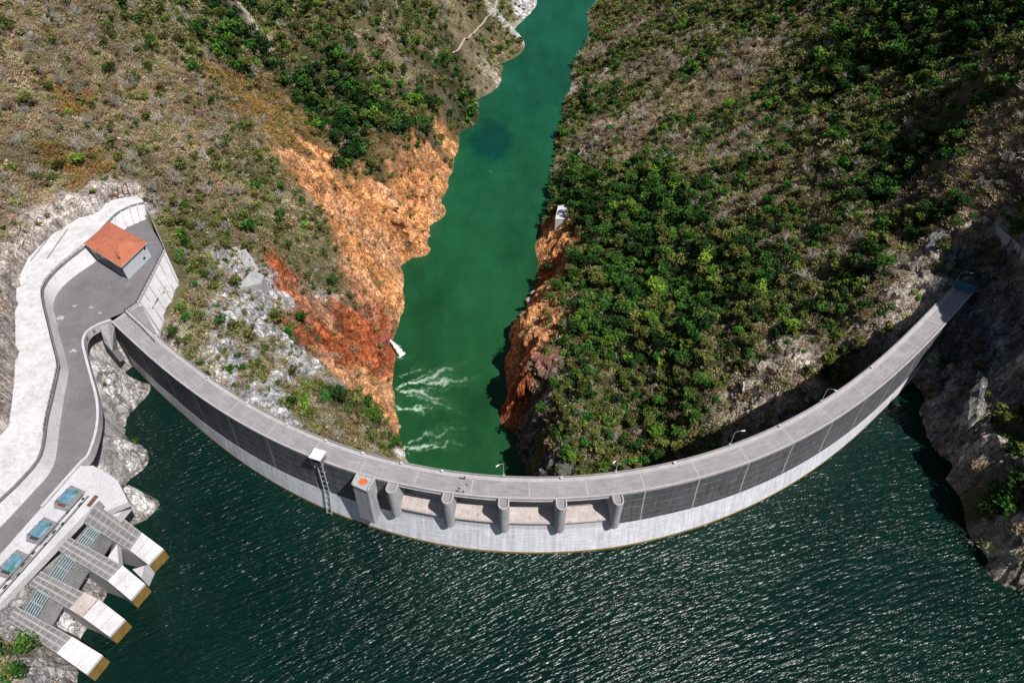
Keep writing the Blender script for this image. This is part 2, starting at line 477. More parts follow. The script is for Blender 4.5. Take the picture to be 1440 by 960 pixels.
# right shore cliff
cp(ZRES - .5, (1333,518),(1352,560),(1364,600),(1350,650),(1343,700),(1345,745),(1382,778),(1412,825),(1450,850)); cp(-40,(1290,830),(1340,920))
cp(-19, (1360,690),(1364,735)); cp(-7, (1378,560),(1374,500)); cp(-14, (1385,640)); cp(6, (1405,560),(1398,480)); cp(-4, (1405,600)); cp(-14, (1395,730)); cp(-3, (1425,650)); cp(16, (1440,560)); cp(-9,(1420,730)); cp(-8,(1440,760)); cp(22,(1420,470)); cp(-16,(1420,790))
# right abutment and hillside
cp(2, (1385,405)); cp(4, (1375,370)); cp(12, (1400,390)); cp(14, (1400,330)); cp(18, (1440,365)); cp(27, (1440,300)); cp(3, (1310,385)); cp(-3, (1280,420)); cp(-9, (1240,450)); cp(6, (1335,345))
cp(-24, (1130,500)); cp(-28, (1200,520)); cp(-20, (1180,470)); cp(-38, (1060,560)); cp(-48, (1040,608)); cp(-34, (1120,560)); cp(-50, (980,570)); cp(-62, (950,640)); cp(-66, (880,650))
cp(-60, (900,560),(850,560)); cp(-52, (950,480)); cp(-62, (880,470)); cp(-66, (830,500)); cp(-68, (800,560),(780,610)); cp(-72, (740,520),(760,560),(742,500)); cp(-78,(728,470)); cp(-70, (810,640)); cp(-75,(775,640)); cp(-84,(748,430))
cp(-88, (772,395),(785,360)); cp(-94, (783,320),(790,300)); cp(-80, (810,420)); cp(-84, (820,330)); cp(-98, (800,240),(806,190)); cp(-100,(815,140),(830,80))
cp(-72, (880,330),(870,390)); cp(-84, (860,240)); cp(-88, (860,150)); cp(-90, (865,70)); cp(-92, (880,0)); cp(-56, (960,330)); cp(-42, (1020,400)); cp(-30, (1090,420)); cp(-22, (1150,400)); cp(-36, (1050,320)); cp(-54, (960,230)); cp(-70, (920,140)); cp(-64, (960,60)); cp(-44, (1050,150)); cp(-46, (1050,50))
cp(-22, (1130,270)); cp(-10, (1210,330)); cp(-24, (1130,150)); cp(-2, (1220,220)); cp(-7, (1240,275)); cp(-2,(1270,330)); cp(-8, (1200,100)); cp(-20, (1150,20)); cp(8, (1290,200)); cp(12, (1300,90)); cp(4, (1290,290)); cp(10, (1260,0)); cp(26, (1370,210)); cp(18,(1340,285)); cp(34, (1400,110)); cp(38, (1440,180)); cp(42, (1400,0)); cp(56, (1440,40)); cp(-30,(1060,-60)); cp(20,(1250,-80)); cp(60,(1420,-80)); cp(-70,(960,-80))
for p in [(168,144,34),(175,140,48),(183,156,60),(193,175,66),(205,195,62),(176,116,26),(196,138,58),(208,165,88),(172,98,8),(184,80,6),(235,150,100),(225,112,95),(200,60,30),(215,190,80),(250,200,90),(180,40,5),(260,280,72),(-240,150,38),(-230,90,30),(-180,40,10),(-260,230,42),(-500,-300,120),(-330,60,60),(-420,300,110),(-420,600,150),(-250,620,70),(-500,1000,160),(-180,900,60),(0,1000,-20),(230,1050,0),(420,700,110),(600,1000,160),(350,500,90),(420,300,140),(500,0,130),(330,40,50),(420,-300,100),(260,-60,10),(-260,-60,20),(300,-200,40),(-300,-200,50),(0,-100,-75),(0,-300,-75),(120,1100,-112),(60,950,-112),(200,-100,-50),(-200,-100,-45),(-330,180,70)]:
    CTRL.append(np.array(p, float))
CTRL = np.array(CTRL)
KC = 3.0
def kern(d2): return -np.sqrt(d2 + KC * KC)
_d2 = ((CTRL[:, None, :2] - CTRL[None, :, :2]) ** 2).sum(-1)
_n = len(CTRL)
_A = np.zeros((_n + 3, _n + 3)); _A[:_n, :_n] = kern(_d2) + np.eye(_n) * 2.0
_Q = np.c_[np.ones(_n), CTRL[:, :2] / 300]; _A[:_n, _n:] = _Q; _A[_n:, :_n] = _Q.T
_w = np.linalg.solve(_A, np.r_[CTRL[:, 2], 0, 0, 0])
def base_height(X, Y):
    s = X.shape; x, y = X.ravel(), Y.ravel(); o = np.empty(x.size)
    for i in range(0, x.size, 20000):
        xs, ys = x[i:i + 20000], y[i:i + 20000]
        d2 = (xs[:, None] - CTRL[None, :, 0]) ** 2 + (ys[:, None] - CTRL[None, :, 1]) ** 2
        o[i:i + 20000] = kern(d2) @ _w[:_n] + _w[_n] + _w[_n + 1] * xs / 300 + _w[_n + 2] * ys / 300
    return o.reshape(s)

def axis(lo, hi, step, far_lo, far_hi):
    a = list(np.arange(lo, hi + step, step)); s = step
    while a[-1] < far_hi: s *= 1.22; a.append(a[-1] + s)
    s = step; pre = []
    x = lo
    while x > far_lo: s *= 1.22; x -= s; pre.append(x)
    return np.array(pre[::-1] + a)
AX = axis(-250, 250, 1.05, -1500, 1500); AY = np.concatenate([axis(40, 420, 1.05, -900, 420)[:-1], axis(420, 900, 2.2, 420, 2600)])
AY = np.unique(AY.round(4))
GX, GY = np.meshgrid(AX, AY)
GZ = base_height(GX, GY)

# surveyed outlines of the paved levels
def pxpoly(pts, z): return [at(x, y, z) for x, y in pts]
WALL_TOP_PX = [(203,286),(186,290),(166,300),(150,315),(135,332),(122,346),(100,363),(76,384),(61,405),(61,425),(68,455),(74,480),(82,512),(81,524),(73,560),(66,590),(57,640),(30,675),(0,704),(-40,742)]
WALL_BOT_PX = [(206,308),(192,314),(176,322),(158,340),(142,360),(130,371),(104,389),(84,408),(75,428),(78,446),(83,468),(89,490),(95,514),(96,528),(90,560),(84,600),(75,655),(45,693),(0,741),(-40,780)]
WT = curve([at(x, y, 4.5) for x, y in WALL_TOP_PX], 5); WB = curve([at(x, y, 0) for x, y in WALL_BOT_PX], 5)
ROAD_R_PX = [(232,352),(213,390),(193,428),(176,439),(157,452),(140,458),(124,468),(118,482),(121,500),(129,530),(137,560),(139,585),(136,610),(126,640),(112,655),(60,714),(0,782),(-40,826)]
ROAD_R = [at(x, y, 0) for x, y in ROAD_R_PX]
PARK = [*[p for p in WB], *ROAD_R[::-1]]
TERR_L_PX = [(-40,640),(-10,622),(12,600),(20,540),(22,480),(21,440),(24,395),(40,362),(72,330),(112,306),(140,297),(150,284),(170,278),(190,276),(200,280)]
TERR = [*WT, *[at(x, y, 4.5) for x, y in TERR_L_PX]]
TERR_L = [at(x, y, 4.5) for x, y in TERR_L_PX]
PLAT_PX = [(112,656),(131,655),(152,666),(166,676),(181,706),(152,718),(140,703),(0,850),(-40,892),(-40,824),(0,781),(60,713)]
PLAT = [at(x, y, -.3) for x, y in PLAT_PX]
for poly in (PARK, TERR, PLAT):
    GZ = np.where(inside(poly, GX, GY), np.minimum(GZ, -1.2), GZ)
_mid = [*WT, *WB[::-1]]
GZ = np.where(inside(_mid, GX, GY), np.minimum(GZ, -1.2), GZ)
# the dam stands in a cut
_ga, _gr = polar(np.stack([GX, GY], -1))
_in = (_ga > PH0 - .02) & (_ga < PH1 + .0)
_off = _gr - r0(np.clip(_ga, PH0, PH1))
GZ = np.where(_in & (_off > -9.5) & (_off < 2.5), np.minimum(GZ, -2.5), GZ)

def hgt(x, y):
    x = np.clip(np.asarray(x, float), AX[0], AX[-1] - 1e-3); y = np.clip(np.asarray(y, float), AY[0], AY[-1] - 1e-3)
    i = np.clip(np.searchsorted(AX, x) - 1, 0, len(AX) - 2); j = np.clip(np.searchsorted(AY, y) - 1, 0, len(AY) - 2)
    fx = (x - AX[i]) / (AX[i + 1] - AX[i]); fy = (y - AY[j]) / (AY[j + 1] - AY[j])
    return (GZ[j, i] * (1 - fx) + GZ[j, i + 1] * fx) * (1 - fy) + (GZ[j + 1, i] * (1 - fx) + GZ[j + 1, i + 1] * fx) * fy

def hit(px, py):
    d = ray(px, py); t = np.arange(100, 1600, .8)
    P = d[None] * t[:, None] + np.array([0, 0, CAM_H])
    k = np.argmax(P[:, 2] < hgt(P[:, 0], P[:, 1]))
    return P[k] if k else P[-1]

# ------------------------------------------------------------------ what covers the ground (surveyed sample points)
CLS = 'ORGPSLTDYMKQBF'
COVER = {
 'S': [(20,270),(60,248),(0,200),(30,220),(0,120),(10,60),(90,200),(0,283),(40,270),(5,590),(0,540),(50,50),(120,120),(60,180),(200,200),(250,130),(150,60),(300,200),(180,240),(230,270),(330,290),(20,120),(150,170),(250,230),(570,100),(520,80),(640,30),(660,80),(500,610),(670,105),(1000,130),(1000,230),(950,150),(1100,250),(1150,280),(1400,200),(1150,380),(1200,330),(470,590),(100,20),(280,160)],
 'Y': [(30,250),(120,255),(100,243),(370,160),(400,170),(390,140),(410,200),(90,140),(530,215),(380,120),(70,230),(645,200)],
 'L': [(702,40),(718,14),(690,75),(230,60),(280,20),(250,330),(280,380),(260,430),(330,330),(380,270),(350,230),(420,340),(300,300),(455,340),(440,385),(400,345),(290,450),(280,500),(360,470),(380,520),(440,540),(440,590),(520,620),(550,640),(420,90),(600,60),(690,60),(860,30),(1000,50),(1100,80),(10,570),(20,940),(240,360),(1100,180)],
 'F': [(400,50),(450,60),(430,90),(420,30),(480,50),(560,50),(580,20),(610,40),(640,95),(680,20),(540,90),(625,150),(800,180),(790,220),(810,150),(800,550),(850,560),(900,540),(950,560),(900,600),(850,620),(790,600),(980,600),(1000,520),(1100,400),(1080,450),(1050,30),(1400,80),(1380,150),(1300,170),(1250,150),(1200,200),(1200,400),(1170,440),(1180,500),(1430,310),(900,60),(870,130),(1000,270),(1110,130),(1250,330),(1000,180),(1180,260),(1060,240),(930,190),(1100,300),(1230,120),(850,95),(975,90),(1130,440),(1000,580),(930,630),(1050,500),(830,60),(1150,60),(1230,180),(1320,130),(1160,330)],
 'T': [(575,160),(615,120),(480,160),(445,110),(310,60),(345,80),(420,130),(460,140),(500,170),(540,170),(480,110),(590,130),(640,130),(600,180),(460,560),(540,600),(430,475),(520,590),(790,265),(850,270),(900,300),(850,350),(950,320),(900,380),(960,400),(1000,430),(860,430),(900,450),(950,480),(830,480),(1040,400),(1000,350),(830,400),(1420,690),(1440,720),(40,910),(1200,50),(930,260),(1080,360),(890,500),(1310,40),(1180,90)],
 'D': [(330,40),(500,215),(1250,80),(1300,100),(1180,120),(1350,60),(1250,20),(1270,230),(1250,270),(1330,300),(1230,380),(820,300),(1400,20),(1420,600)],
 'B': [(860,60),(900,100),(900,180),(870,200),(950,200),(1050,180),(1050,280),(1100,330),(1340,250),(1400,250),(1050,90),(940,100)],
 'O': [(430,205),(450,255),(480,300),(520,330),(560,340),(590,300),(620,240),(600,265),(540,290),(560,270),(500,355),(530,400),(470,270),(640,218),(520,530),(540,560),(490,540),(550,590),(555,420),(545,370),(775,330),(768,360),(750,420),(730,465),(742,490),(575,315),(515,380)],
 'R': [(380,375),(410,400),(430,440),(450,470),(480,480),(510,470),(470,510),(530,450),(500,440),(520,490),(540,470),(735,545),(725,515),(765,385)],
 'G': [(330,420),(330,450),(370,440),(400,480),(410,530),(400,560),(350,500),(310,510),(420,510),(350,390),(380,420),(410,470),(395,600),(350,545)],
 'P': [(736,22),(722,44),(160,560),(170,600),(190,650),(190,700),(150,500),(175,560),(70,945),(120,810),(95,860),(190,745),(740,8),(570,650)],
 'M': [(825,60),(830,200),(824,120),(1070,540),(1110,510),(1140,500),(1060,580),(1255,430),(1235,455),(1085,500),(1120,535),(1400,770),(1430,800),(1385,600),(1425,560),(1100,545),(690,108),(1050,560),(1090,520),(1120,490),(1150,485),(1240,445),(1260,440),(1290,360),(1270,395),(1300,400),(1410,590),(1370,650),(1360,720),(1390,740),(1400,640),(470,420),(380,60),(1040,600),(1380,330),(1130,520),(255,480),(300,540)],
 'K': [(50,300),(90,280),(20,320),(10,430),(8,500),(110,265),(60,320)],
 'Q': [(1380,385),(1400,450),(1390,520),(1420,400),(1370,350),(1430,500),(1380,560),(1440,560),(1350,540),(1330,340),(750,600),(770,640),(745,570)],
}
LP, LC = [], []
for k, v in COVER.items():
    for p in v: LP.append(hit(*p)[:2]); LC.append(CLS.index(k))
for p, k in [((-400,300),'S'),((-300,700),'S'),((420,300),'L'),((500,700),'L'),((300,900),'T'),((-100,900),'L'),((350,0),'L'),((-350,0),'S'),((350,-300),'L'),((-350,-300),'S'),((0,1100),'L')]:
    LP.append(np.array(p, float)); LC.append(CLS.index(k))
LP = np.array(LP); LC = np.array(LC)
def cover(x, y):
    """(n, classes) weights"""
    x = np.asarray(x).ravel(); y = np.asarray(y).ravel()
    wx = x + 6.0 * fbm(x / 14, y / 14, s=31, o=4); wy = y + 6.0 * fbm(x / 14, y / 14, s=57, o=4)
    W = np.zeros((x.size, len(CLS)))
    for i in range(0, x.size, 20000):
        d2 = (wx[i:i + 20000, None] - LP[None, :, 0]) ** 2 + (wy[i:i + 20000, None] - LP[None, :, 1]) ** 2
        e = 1.0 / (d2 + 4.0) ** 2.6
        for c in range(len(CLS)): W[i:i + 20000, c] = e[:, LC == c].sum(1)
    W /= W.sum(1, keepdims=True)
    # the blasted rock cut hugs the back of the terrace only
    near = np.zeros(x.size); s_ = (x < -120) & (y > 60) & (y < 280)
    near[s_] = np.exp(-(seg_dist(TERR_L, wx[s_] * .5 + x[s_] * .5, wy[s_] * .5 + y[s_] * .5) / 8.5) ** 4)
    k = CLS.index('K'); W[:, k] = 0; W += 1e-9; W /= W.sum(1, keepdims=True)
    W = W * (1 - near)[:, None]; W[:, k] += near
    return W

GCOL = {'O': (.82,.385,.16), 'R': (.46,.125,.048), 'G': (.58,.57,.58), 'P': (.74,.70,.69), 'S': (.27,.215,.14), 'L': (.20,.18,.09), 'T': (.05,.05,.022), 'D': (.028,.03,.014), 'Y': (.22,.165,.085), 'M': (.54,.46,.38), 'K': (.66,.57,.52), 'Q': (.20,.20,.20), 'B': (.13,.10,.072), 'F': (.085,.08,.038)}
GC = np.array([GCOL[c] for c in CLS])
W = cover(GX, GY)
rocky = W[:, [CLS.index(c) for c in 'ORGPMKQ']].sum(1).reshape(GX.shape)
# roughness: broad spurs on soil, crags on rock
soil = 2.2 * fbm(GX / 26, GY / 26, s=3, o=4) + .8 * fbm(GX / 6, GY / 6, s=5, o=3)
near_river = np.clip((GZ - ZRIV) / 10, 0.12, 1)
soil = soil + np.clip((GX - 15) / 40, 0, 1) * np.clip((300 - GX) / 60, 0, 1) * (3.4 * ridged(GX / 44, GY / 60, s=14, o=3) - 2.0)
paved = np.zeros(GX.shape, bool); _dn = GZ < ZRIV - 2.0
for poly in (PARK, TERR, PLAT, _mid): paved |= inside(poly, GX, GY)
DIST_DAM = np.where(_in, np.clip((np.abs(_off + 3.5) - 8) / 10, 0, 1), 1)
GZ = np.where(paved, GZ, GZ + soil * near_river * DIST_DAM * (1 - .4 * rocky))
GZ = np.where((_dn) & (GZ < ZRIV - 2.5), GZ - 9, GZ)
gy_, gx_ = np.gradient(GZ, AY, AX)
NN = np.stack([-gx_, -gy_, np.ones_like(GZ)], -1); NN /= np.linalg.norm(NN, axis=-1, keepdims=True)
steep = 1 - NN[..., 2]
crag = ridged(GX / 13, GY / 13, GZ / 20, s=71, o=5) * 1.7 + ridged(GX / 5.5, GY / 5.5, GZ / 8, s=77, o=2) * 1.0 + ridged(GX / 3.1, GY / 3.1, GZ / 6, s=79, o=1) * .55
crag = crag - 2.4
_rk = (rocky > .15) & (GX > -280) & (GX < 280) & (GY < 800)
wxx = GX + 2 * fbm(GX / 6, GY / 6, s=201, o=2); wyy = GY + 2 * fbm(GX / 6, GY / 6, s=205, o=2)
cA = np.full(GX.shape, .5); cB = np.full(GX.shape, .5)
cA[_rk] = cells(wxx[_rk] / 8, wyy[_rk] / 8, GZ[_rk] / 13, 301); cB[_rk] = cells(wxx[_rk] / 3.6, wyy[_rk] / 3.6, GZ[_rk] / 6, 331)
crag = crag * .8 + (cA - .5) * 4.2 + (cB - .5) * 2.0
amp_w = 1 - .55 * np.exp(-((GZ - ZRES) / 5) ** 2) * (GY < 200)
amp = amp_w * np.where(paved, 0, (1 - .55 * W[:, CLS.index('P')].reshape(GX.shape)) * rocky * near_river * np.clip(DIST_DAM + .15, 0, 1))
VX = GX + NN[..., 0] * crag * amp; VY = GY + NN[..., 1] * crag * amp; VZ = GZ + NN[..., 2] * crag * amp * .8
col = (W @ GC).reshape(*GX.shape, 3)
# rock shows through where the soil is too steep, soil gathers on ledges
rk = np.clip((steep - .48) / .2, 0, 1) * (1 - rocky) * .6
col = col * (1 - rk[..., None]) + np.array([.25, .195, .125]) * rk[..., None]
v = 1 + .28 * fbm(GX / 5, GY / 5, GZ / 9, s=90, o=4)
col = col * np.clip(v, .5, 1.6)[..., None]
oc = W[:, [CLS.index(c) for c in 'OR']].sum(1).reshape(GX.shape)
t1 = np.clip(.5 + 1.1 * fbm(GX / 5, GY / 5, GZ / 16, s=140, o=4), 0, 1)[..., None]; t2 = np.clip(1.4 * fbm(GX / 2.4, GY / 2.4, GZ / 9, s=150, o=3) - .25, 0, 1)[..., None]; t3 = np.clip(1.5 * fbm(GX / 16, GY / 16, s=160, o=3) - .1, 0, 1)[..., None]
oc_ = oc[..., None]
col = col * (1 - oc_ * .45 * t3) + np.array([.72, .44, .28]) * oc_ * .45 * t3
col = col * (1 - oc_ * .5 * t2) + np.array([.20, .09, .035]) * oc_ * .5 * t2
rr__ = W[:, [CLS.index(c) for c in 'GPMKQ']].sum(1).reshape(GX.shape)[..., None]
col = col * (1 - rr__ * .5 * t2) + np.array([.13, .115, .095]) * rr__ * .5 * t2
col = col * (1 + rocky * ((cA - .5) * .35 + (cB - .5) * .45))[..., None]
# stain band at the water lines
wl = np.exp(-((VZ - ZRES - .8) / 1.2) ** 2) * (GY < 260) * (rocky > .2)
col = col * (1 - .55 * wl[..., None]) + np.array([.14, .09, .04]) * .55 * wl[..., None]
nx, ny = len(AX), len(AY)
idx = np.arange(nx * ny).reshape(ny, nx)
F = np.stack([idx[:-1, :-1], idx[:-1, 1:], idx[1:, 1:], idx[1:, :-1]], -1).reshape(-1, 4)
me = np_mesh('terrain', np.stack([VX, VY, VZ], -1).reshape(-1, 3), F, np.concatenate([col, (rocky * ~paved)[..., None]], -1).reshape(-1, 4), smooth=True)
_rf = rocky[:-1, :-1].ravel() > .45
me.polygons.foreach_set('use_smooth', ~_rf)
tag(link('terrain', me, M['terrain']), 'steep gorge hillsides of scrub, soil and orange and grey rock', kind='structure')

# the surface as a depth map, to see which ground the picture could show
_PX, _PY, _DP = project(np.stack([GX, GY, GZ], -1))
def visible(P, lift=3.0):
    """is the point in sight over the terrain"""
    P = np.asarray(P, float); ok = np.ones(len(P), bool)
    cam = np.array([0, 0, CAM_H]); Q = P + np.array([0, 0, lift])
    for t in np.linspace(.25, .985, 46):
        S = cam + (Q - cam) * t
        ok &= S[:, 2] > hgt(S[:, 0], S[:, 1]) - .5
    return ok
# ------------------------------------------------------------------ water
def water_mat(name, deep, rough, build):
    m, nt, b = nmat(name); M[name] = m
    b.inputs['Roughness'].default_value = rough
    b.inputs['IOR'].default_value = 1.33
    build(nt, b)
    return m
def b_res(nt, b):
    f = ramp(nt, noise(nt, .02, 4, .6), .35, .65)
    nt.links.new(mixc(nt, f, (.0008, .0125, .0092), (.0012, .019, .0128)), b.inputs['Base Color'])
    w1 = noise(nt, .86, 1.5, .5, stretch=(.2, 1.15, 1), rot=(0, 0, R(22)))
    w2 = noise(nt, 1.8, 1, .5, stretch=(.26, 1.2, 1), rot=(0, 0, R(30)))
    w4 = noise(nt, 1.35, 1, .5, stretch=(.25, 1.2, 1), rot=(0, 0, R(13)))
    w3 = noise(nt, .022, 4, .55, stretch=(.5, 1, 1), rot=(0, 0, R(24)))
    h = math_(nt, 'ADD', math_(nt, 'MULTIPLY', w1, 1.3), math_(nt, 'ADD', math_(nt, 'MULTIPLY', w2, .42), math_(nt, 'MULTIPLY', w4, .45)))
    h = math_(nt, 'MULTIPLY', h, ramp(nt, w3, .32, .68, .5, 1.3))
    b.inputs['Specular IOR Level'].default_value = .45
    bump(nt, b, h, 1.0, .86)
water_mat('reservoir', None, .26, b_res)
def b_riv(nt, b):
    a = nt.nodes.new('ShaderNodeAttribute'); a.attribute_name = 'tint'
    s = nt.nodes.new('ShaderNodeSeparateColor'); nt.links.new(a.outputs['Color'], s.inputs[0])
    c = mixc(nt, s.outputs['Green'], (.014, .078, .026), (.006, .084, .044))
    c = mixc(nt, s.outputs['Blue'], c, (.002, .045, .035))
    v = ramp(nt, noise(nt, .03, 7, .68, stretch=(1, .5, 1)), .3, .7, .6, 1.3)
    c = mixc(nt, 1.0, c, v, 'MULTIPLY')
    f1 = noise(nt, .38, 8, .78); f2 = noise(nt, 1.7, 5, .75)
    # foam: ragged lines where the attribute is high
    ad = math_(nt, 'ADD', math_(nt, 'MULTIPLY', f1, .75), math_(nt, 'MULTIPLY', f2, .45))
    q = math_(nt, 'ADD', math_(nt, 'MULTIPLY', s.outputs['Red'], 1.35), math_(nt, 'MULTIPLY', math_(nt, 'SUBTRACT', ad, .62), 2.4))
    foam = math_(nt, 'MULTIPLY', ramp(nt, q, .45, 1.25, 0, .85), ramp(nt, s.outputs['Red'], .02, .2))
    c = mixc(nt, ramp(nt, s.outputs['Red'], .05, .6, 0, .35), c, (.06, .19, .08))
    c = mixc(nt, foam, c, (.55, .66, .55))
    nt.links.new(c, b.inputs['Base Color'])
    b.inputs['Specular IOR Level'].default_value = .3
    bump(nt, b, math_(nt, 'ADD', noise(nt, .35, 4, .6), math_(nt, 'MULTIPLY', foam, .4)), .35, .5)
water_mat('river', None, .25, b_riv)

res = [crest(p, -1.5)[:2] for p in np.linspace(PH0 - .0, PH1, 90)]
L, Rr = res[0], res[-1]
poly = [(-700, L[1] + 4), (-700, -800), (700, -800), (700, Rr[1] + 4), *res[::-1]]
mb = MB(); mb.face([(p[0], p[1], ZRES) for p in poly])
tag(mb.build('reservoir_water', M['reservoir']), kind='structure')

rx = axis(-90, 60, .9, -500, 700); ry = np.unique(np.concatenate([axis(165, 380, .9, 150, 380), axis(380, 700, 3, 380, 2400)]).round(3))
X, Y = np.meshgrid(rx, ry)
foam = np.zeros(X.shape)
PLUMES = [ # white water: from, to, half widths, strength
 ((557,546),(640,516),.8,6.5,1.15), ((557,549),(628,560),.7,5.0,1.1), ((559,572),(606,575),.6,3.2,1.0), ((566,624),(608,609),.6,3.0,.95), ((566,632),(642,624),.7,5.0,1.1), ((596,540),(668,532),3,8,.8), ((600,615),(660,600),3,7,.55), ((548,484),(572,506),1.2,3.4,1.2), ((690,240),(722,247),1,2.5,.5), ((590,560),(650,585),2,6,.6), ((562,530),(600,514),1,4,.7), ((575,558),(640,572),1,5,.6)]
wX = X + 2.4 * fbm(X / 6, Y / 6, s=44, o=4); wY = Y + 2.4 * fbm(X / 6, Y / 6, s=49, o=4)
for p0_, p1_, w0_, w1_, s_ in PLUMES:
    a, b_ = at(*p0_, ZRIV), at(*p1_, ZRIV); L_ = np.hypot(*(b_ - a)[:2]); d_ = (b_ - a)[:2] / L_
    t_ = ((wX - a[0]) * d_[0] + (wY - a[1]) * d_[1]) / L_; l_ = -(wX - a[0]) * d_[1] + (wY - a[1]) * d_[0]
    w_ = w0_ + (w1_ - w0_) * np.clip(t_, 0, 1.3)
    e_ = np.minimum(np.abs(l_), np.abs(np.abs(l_) - w_ * .8) + .3 * w_)       # brighter along the middle and both shear edges
    foam = np.maximum(foam, s_ * np.exp(-(e_ / (w_ * .45)) ** 2) * np.clip((t_ + .03) / .05, 0, 1) * np.clip(1.25 - t_, 0, 1) ** .8)
far = np.clip((Y - 230) / 420, 0, 1)
shadow_patch = np.clip(1.25 - np.hypot((X - at(692,196,ZRIV)[0]) / 15, (Y - at(692,198,ZRIV)[1]) / 27) + .25 * fbm(X / 8, Y / 8, s=8), 0, 1) * .9  # shadow blob on the river, painted into the water colour
shadow_patch = np.clip(shadow_patch * 2.2, 0, .85)
n1, n2 = len(rx), len(ry); idx = np.arange(n1 * n2).reshape(n2, n1)
F = np.stack([idx[:-1, :-1], idx[:-1, 1:], idx[1:, 1:], idx[1:, :-1]], -1).reshape(-1, 4)
me = np_mesh('river_water', np.stack([X, Y, np.full(X.shape, ZRIV)], -1).reshape(-1, 3), F, np.stack([foam, far, shadow_patch], -1).reshape(-1, 3))
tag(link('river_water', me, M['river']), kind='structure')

# ------------------------------------------------------------------ the dam
dam = empty('arch_dam', crest((PH0 + PH1) / 2, 0, -24))
tag(dam, 'long curved concrete arch dam with grey crest road and white lower face', 'dam')
D0 = np.array(dam.location)
PIER_PX = [(549,690),(628,705),(708,711),(790,712),(870,705)]
PIER_PH = [phi_of(*p) for p in PIER_PX]
W_DECK = 6.7
def bulge(ph): return 1 - .72 * float(np.clip((abs(ph) - .12) / .6, 0, 1)) ** 1.0
def zsplit(ph): return -14.5 - 2.6 * float(np.clip((abs(ph) - .2) / .5, 0, 1))    # foot of the dark panels
def up_off(z, ph=0.0):       # outline of the upstream face, metres outwards of the deck edge
    return float(np.interp(-z, [0, 6, 14.5, 24, 40, 70, 125], [0, .3, 1.1, 4.0, 7.5, 10, 7])) * bulge(ph)
def dn_off(z):
    return np.interp(-z, [0, 10, 40, 80, 125], [-W_DECK + .4, -W_DECK - 1.0, -10, -12, -11])
def sweep(mb, prof, ph, vtop=None, caps=True):
    """prof: (off, z) loop; swept along the crest angles"""
    pf = prof if callable(prof) else (lambda p, _q=prof: _q)
    prof = pf(ph[len(ph) // 2])
    d = np.concatenate([[0], np.cumsum([math.hypot(prof[(i + 1) % len(prof)][0] - prof[i][0], prof[(i + 1) % len(prof)][1] - prof[i][1]) for i in range(len(prof))])])
    rows = [[crest(p, o, z) for o, z in pf(p)] for p in ph]
    for i in range(len(ph) - 1):
        a0, a1 = arc(ph[i]), arc(ph[i + 1])
        for k in range(len(prof)):
            j = (k + 1) % len(prof)
            mb.face([rows[i][k], rows[i + 1][k], rows[i + 1][j], rows[i][j]], [(a0, -d[k]), (a1, -d[k]), (a1, -d[k + 1]), (a0, -d[k + 1])])
    if caps:
        mb.face(rows[0]); mb.face(rows[-1][::-1])
def span(a, b, n): return np.linspace(a, b, n)
PB0, PB1 = PIER_PH[0], PIER_PH[-1]
# body: left, spillway, right
mb = MB(D0)
ZL = [-2.2, -6, -14.5]
for a, b_, n in ((PH0 - .012, PB0, 60), (PB1, PH1 + .05, 74)):
    top = [(0 - .25, -.45), (-W_DECK + .3, -.45)]
    prof = lambda p: top + [(dn_off(z), z) for z in (-10, -40, -80, -125)] + [(up_off(z, p) - .25, z) for z in (-125, -70, -40, -24, -14.5, -6)]
    sweep(mb, prof, span(a, b_, n))
prof = [(-.5, -13.0), (-4.2, -13.0), (-W_DECK - 2.5, -17)] + [(dn_off(z), z) for z in (-40, -80, -125)] + [(up_off(z) * .8 - .3, z) for z in (-125, -70, -40, -24, -14.5)]
sweep(mb, prof, span(PB0, PB1, 30))
body = mb.build('body', M['body'], dam)
# dark facing panels left and right of the spillway
mb = MB(D0)
for a, b_, n in ((PH0 - .004, PB0, 60), (PB1, PH1 + .03, 72)):
    prof = lambda p: [(up_off(z, p), z) for z in (-.5, -6, -10, zsplit(p))] + [(up_off(z, p) - .2, z) for z in (zsplit(p), -10, -6, -.5)]
    sweep(mb, prof, span(a, b_, n))
mb.build('dark_face', M['facing'], dam)
mb = MB(D0)
def prof(p):
    zz = (zsplit(p) - .02, -19, -24, -32, -45)
    return [(up_off(z, p) + .02, z) for z in zz] + [(up_off(z, p) - .2, z) for z in zz[::-1]]
sweep(mb, prof, span(PH0 - .004, PH1 + .03, 172))
zz2 = (-12.6, -13.5, -14.6)
prof = lambda p: [(up_off(z, p) + .02, z) for z in zz2] + [(up_off(z, p) - .2, z) for z in zz2[::-1]]
sweep(mb, prof, span(PB0, PB1, 40))
tag(mb.build('white_face', M['skirt'], dam), 'white lower face above the water')
mb = MB(D0)
prof = lambda p: [(up_off(z, p) + .07, z) for z in (-23.35, -24.6)] + [(up_off(z, p) - .1, z) for z in (-24.6, -23.35)]
sweep(mb, prof, span(PH0 - .004, PH1 + .03, 172))
mb.build('waterline_band', M['ochre'], dam)
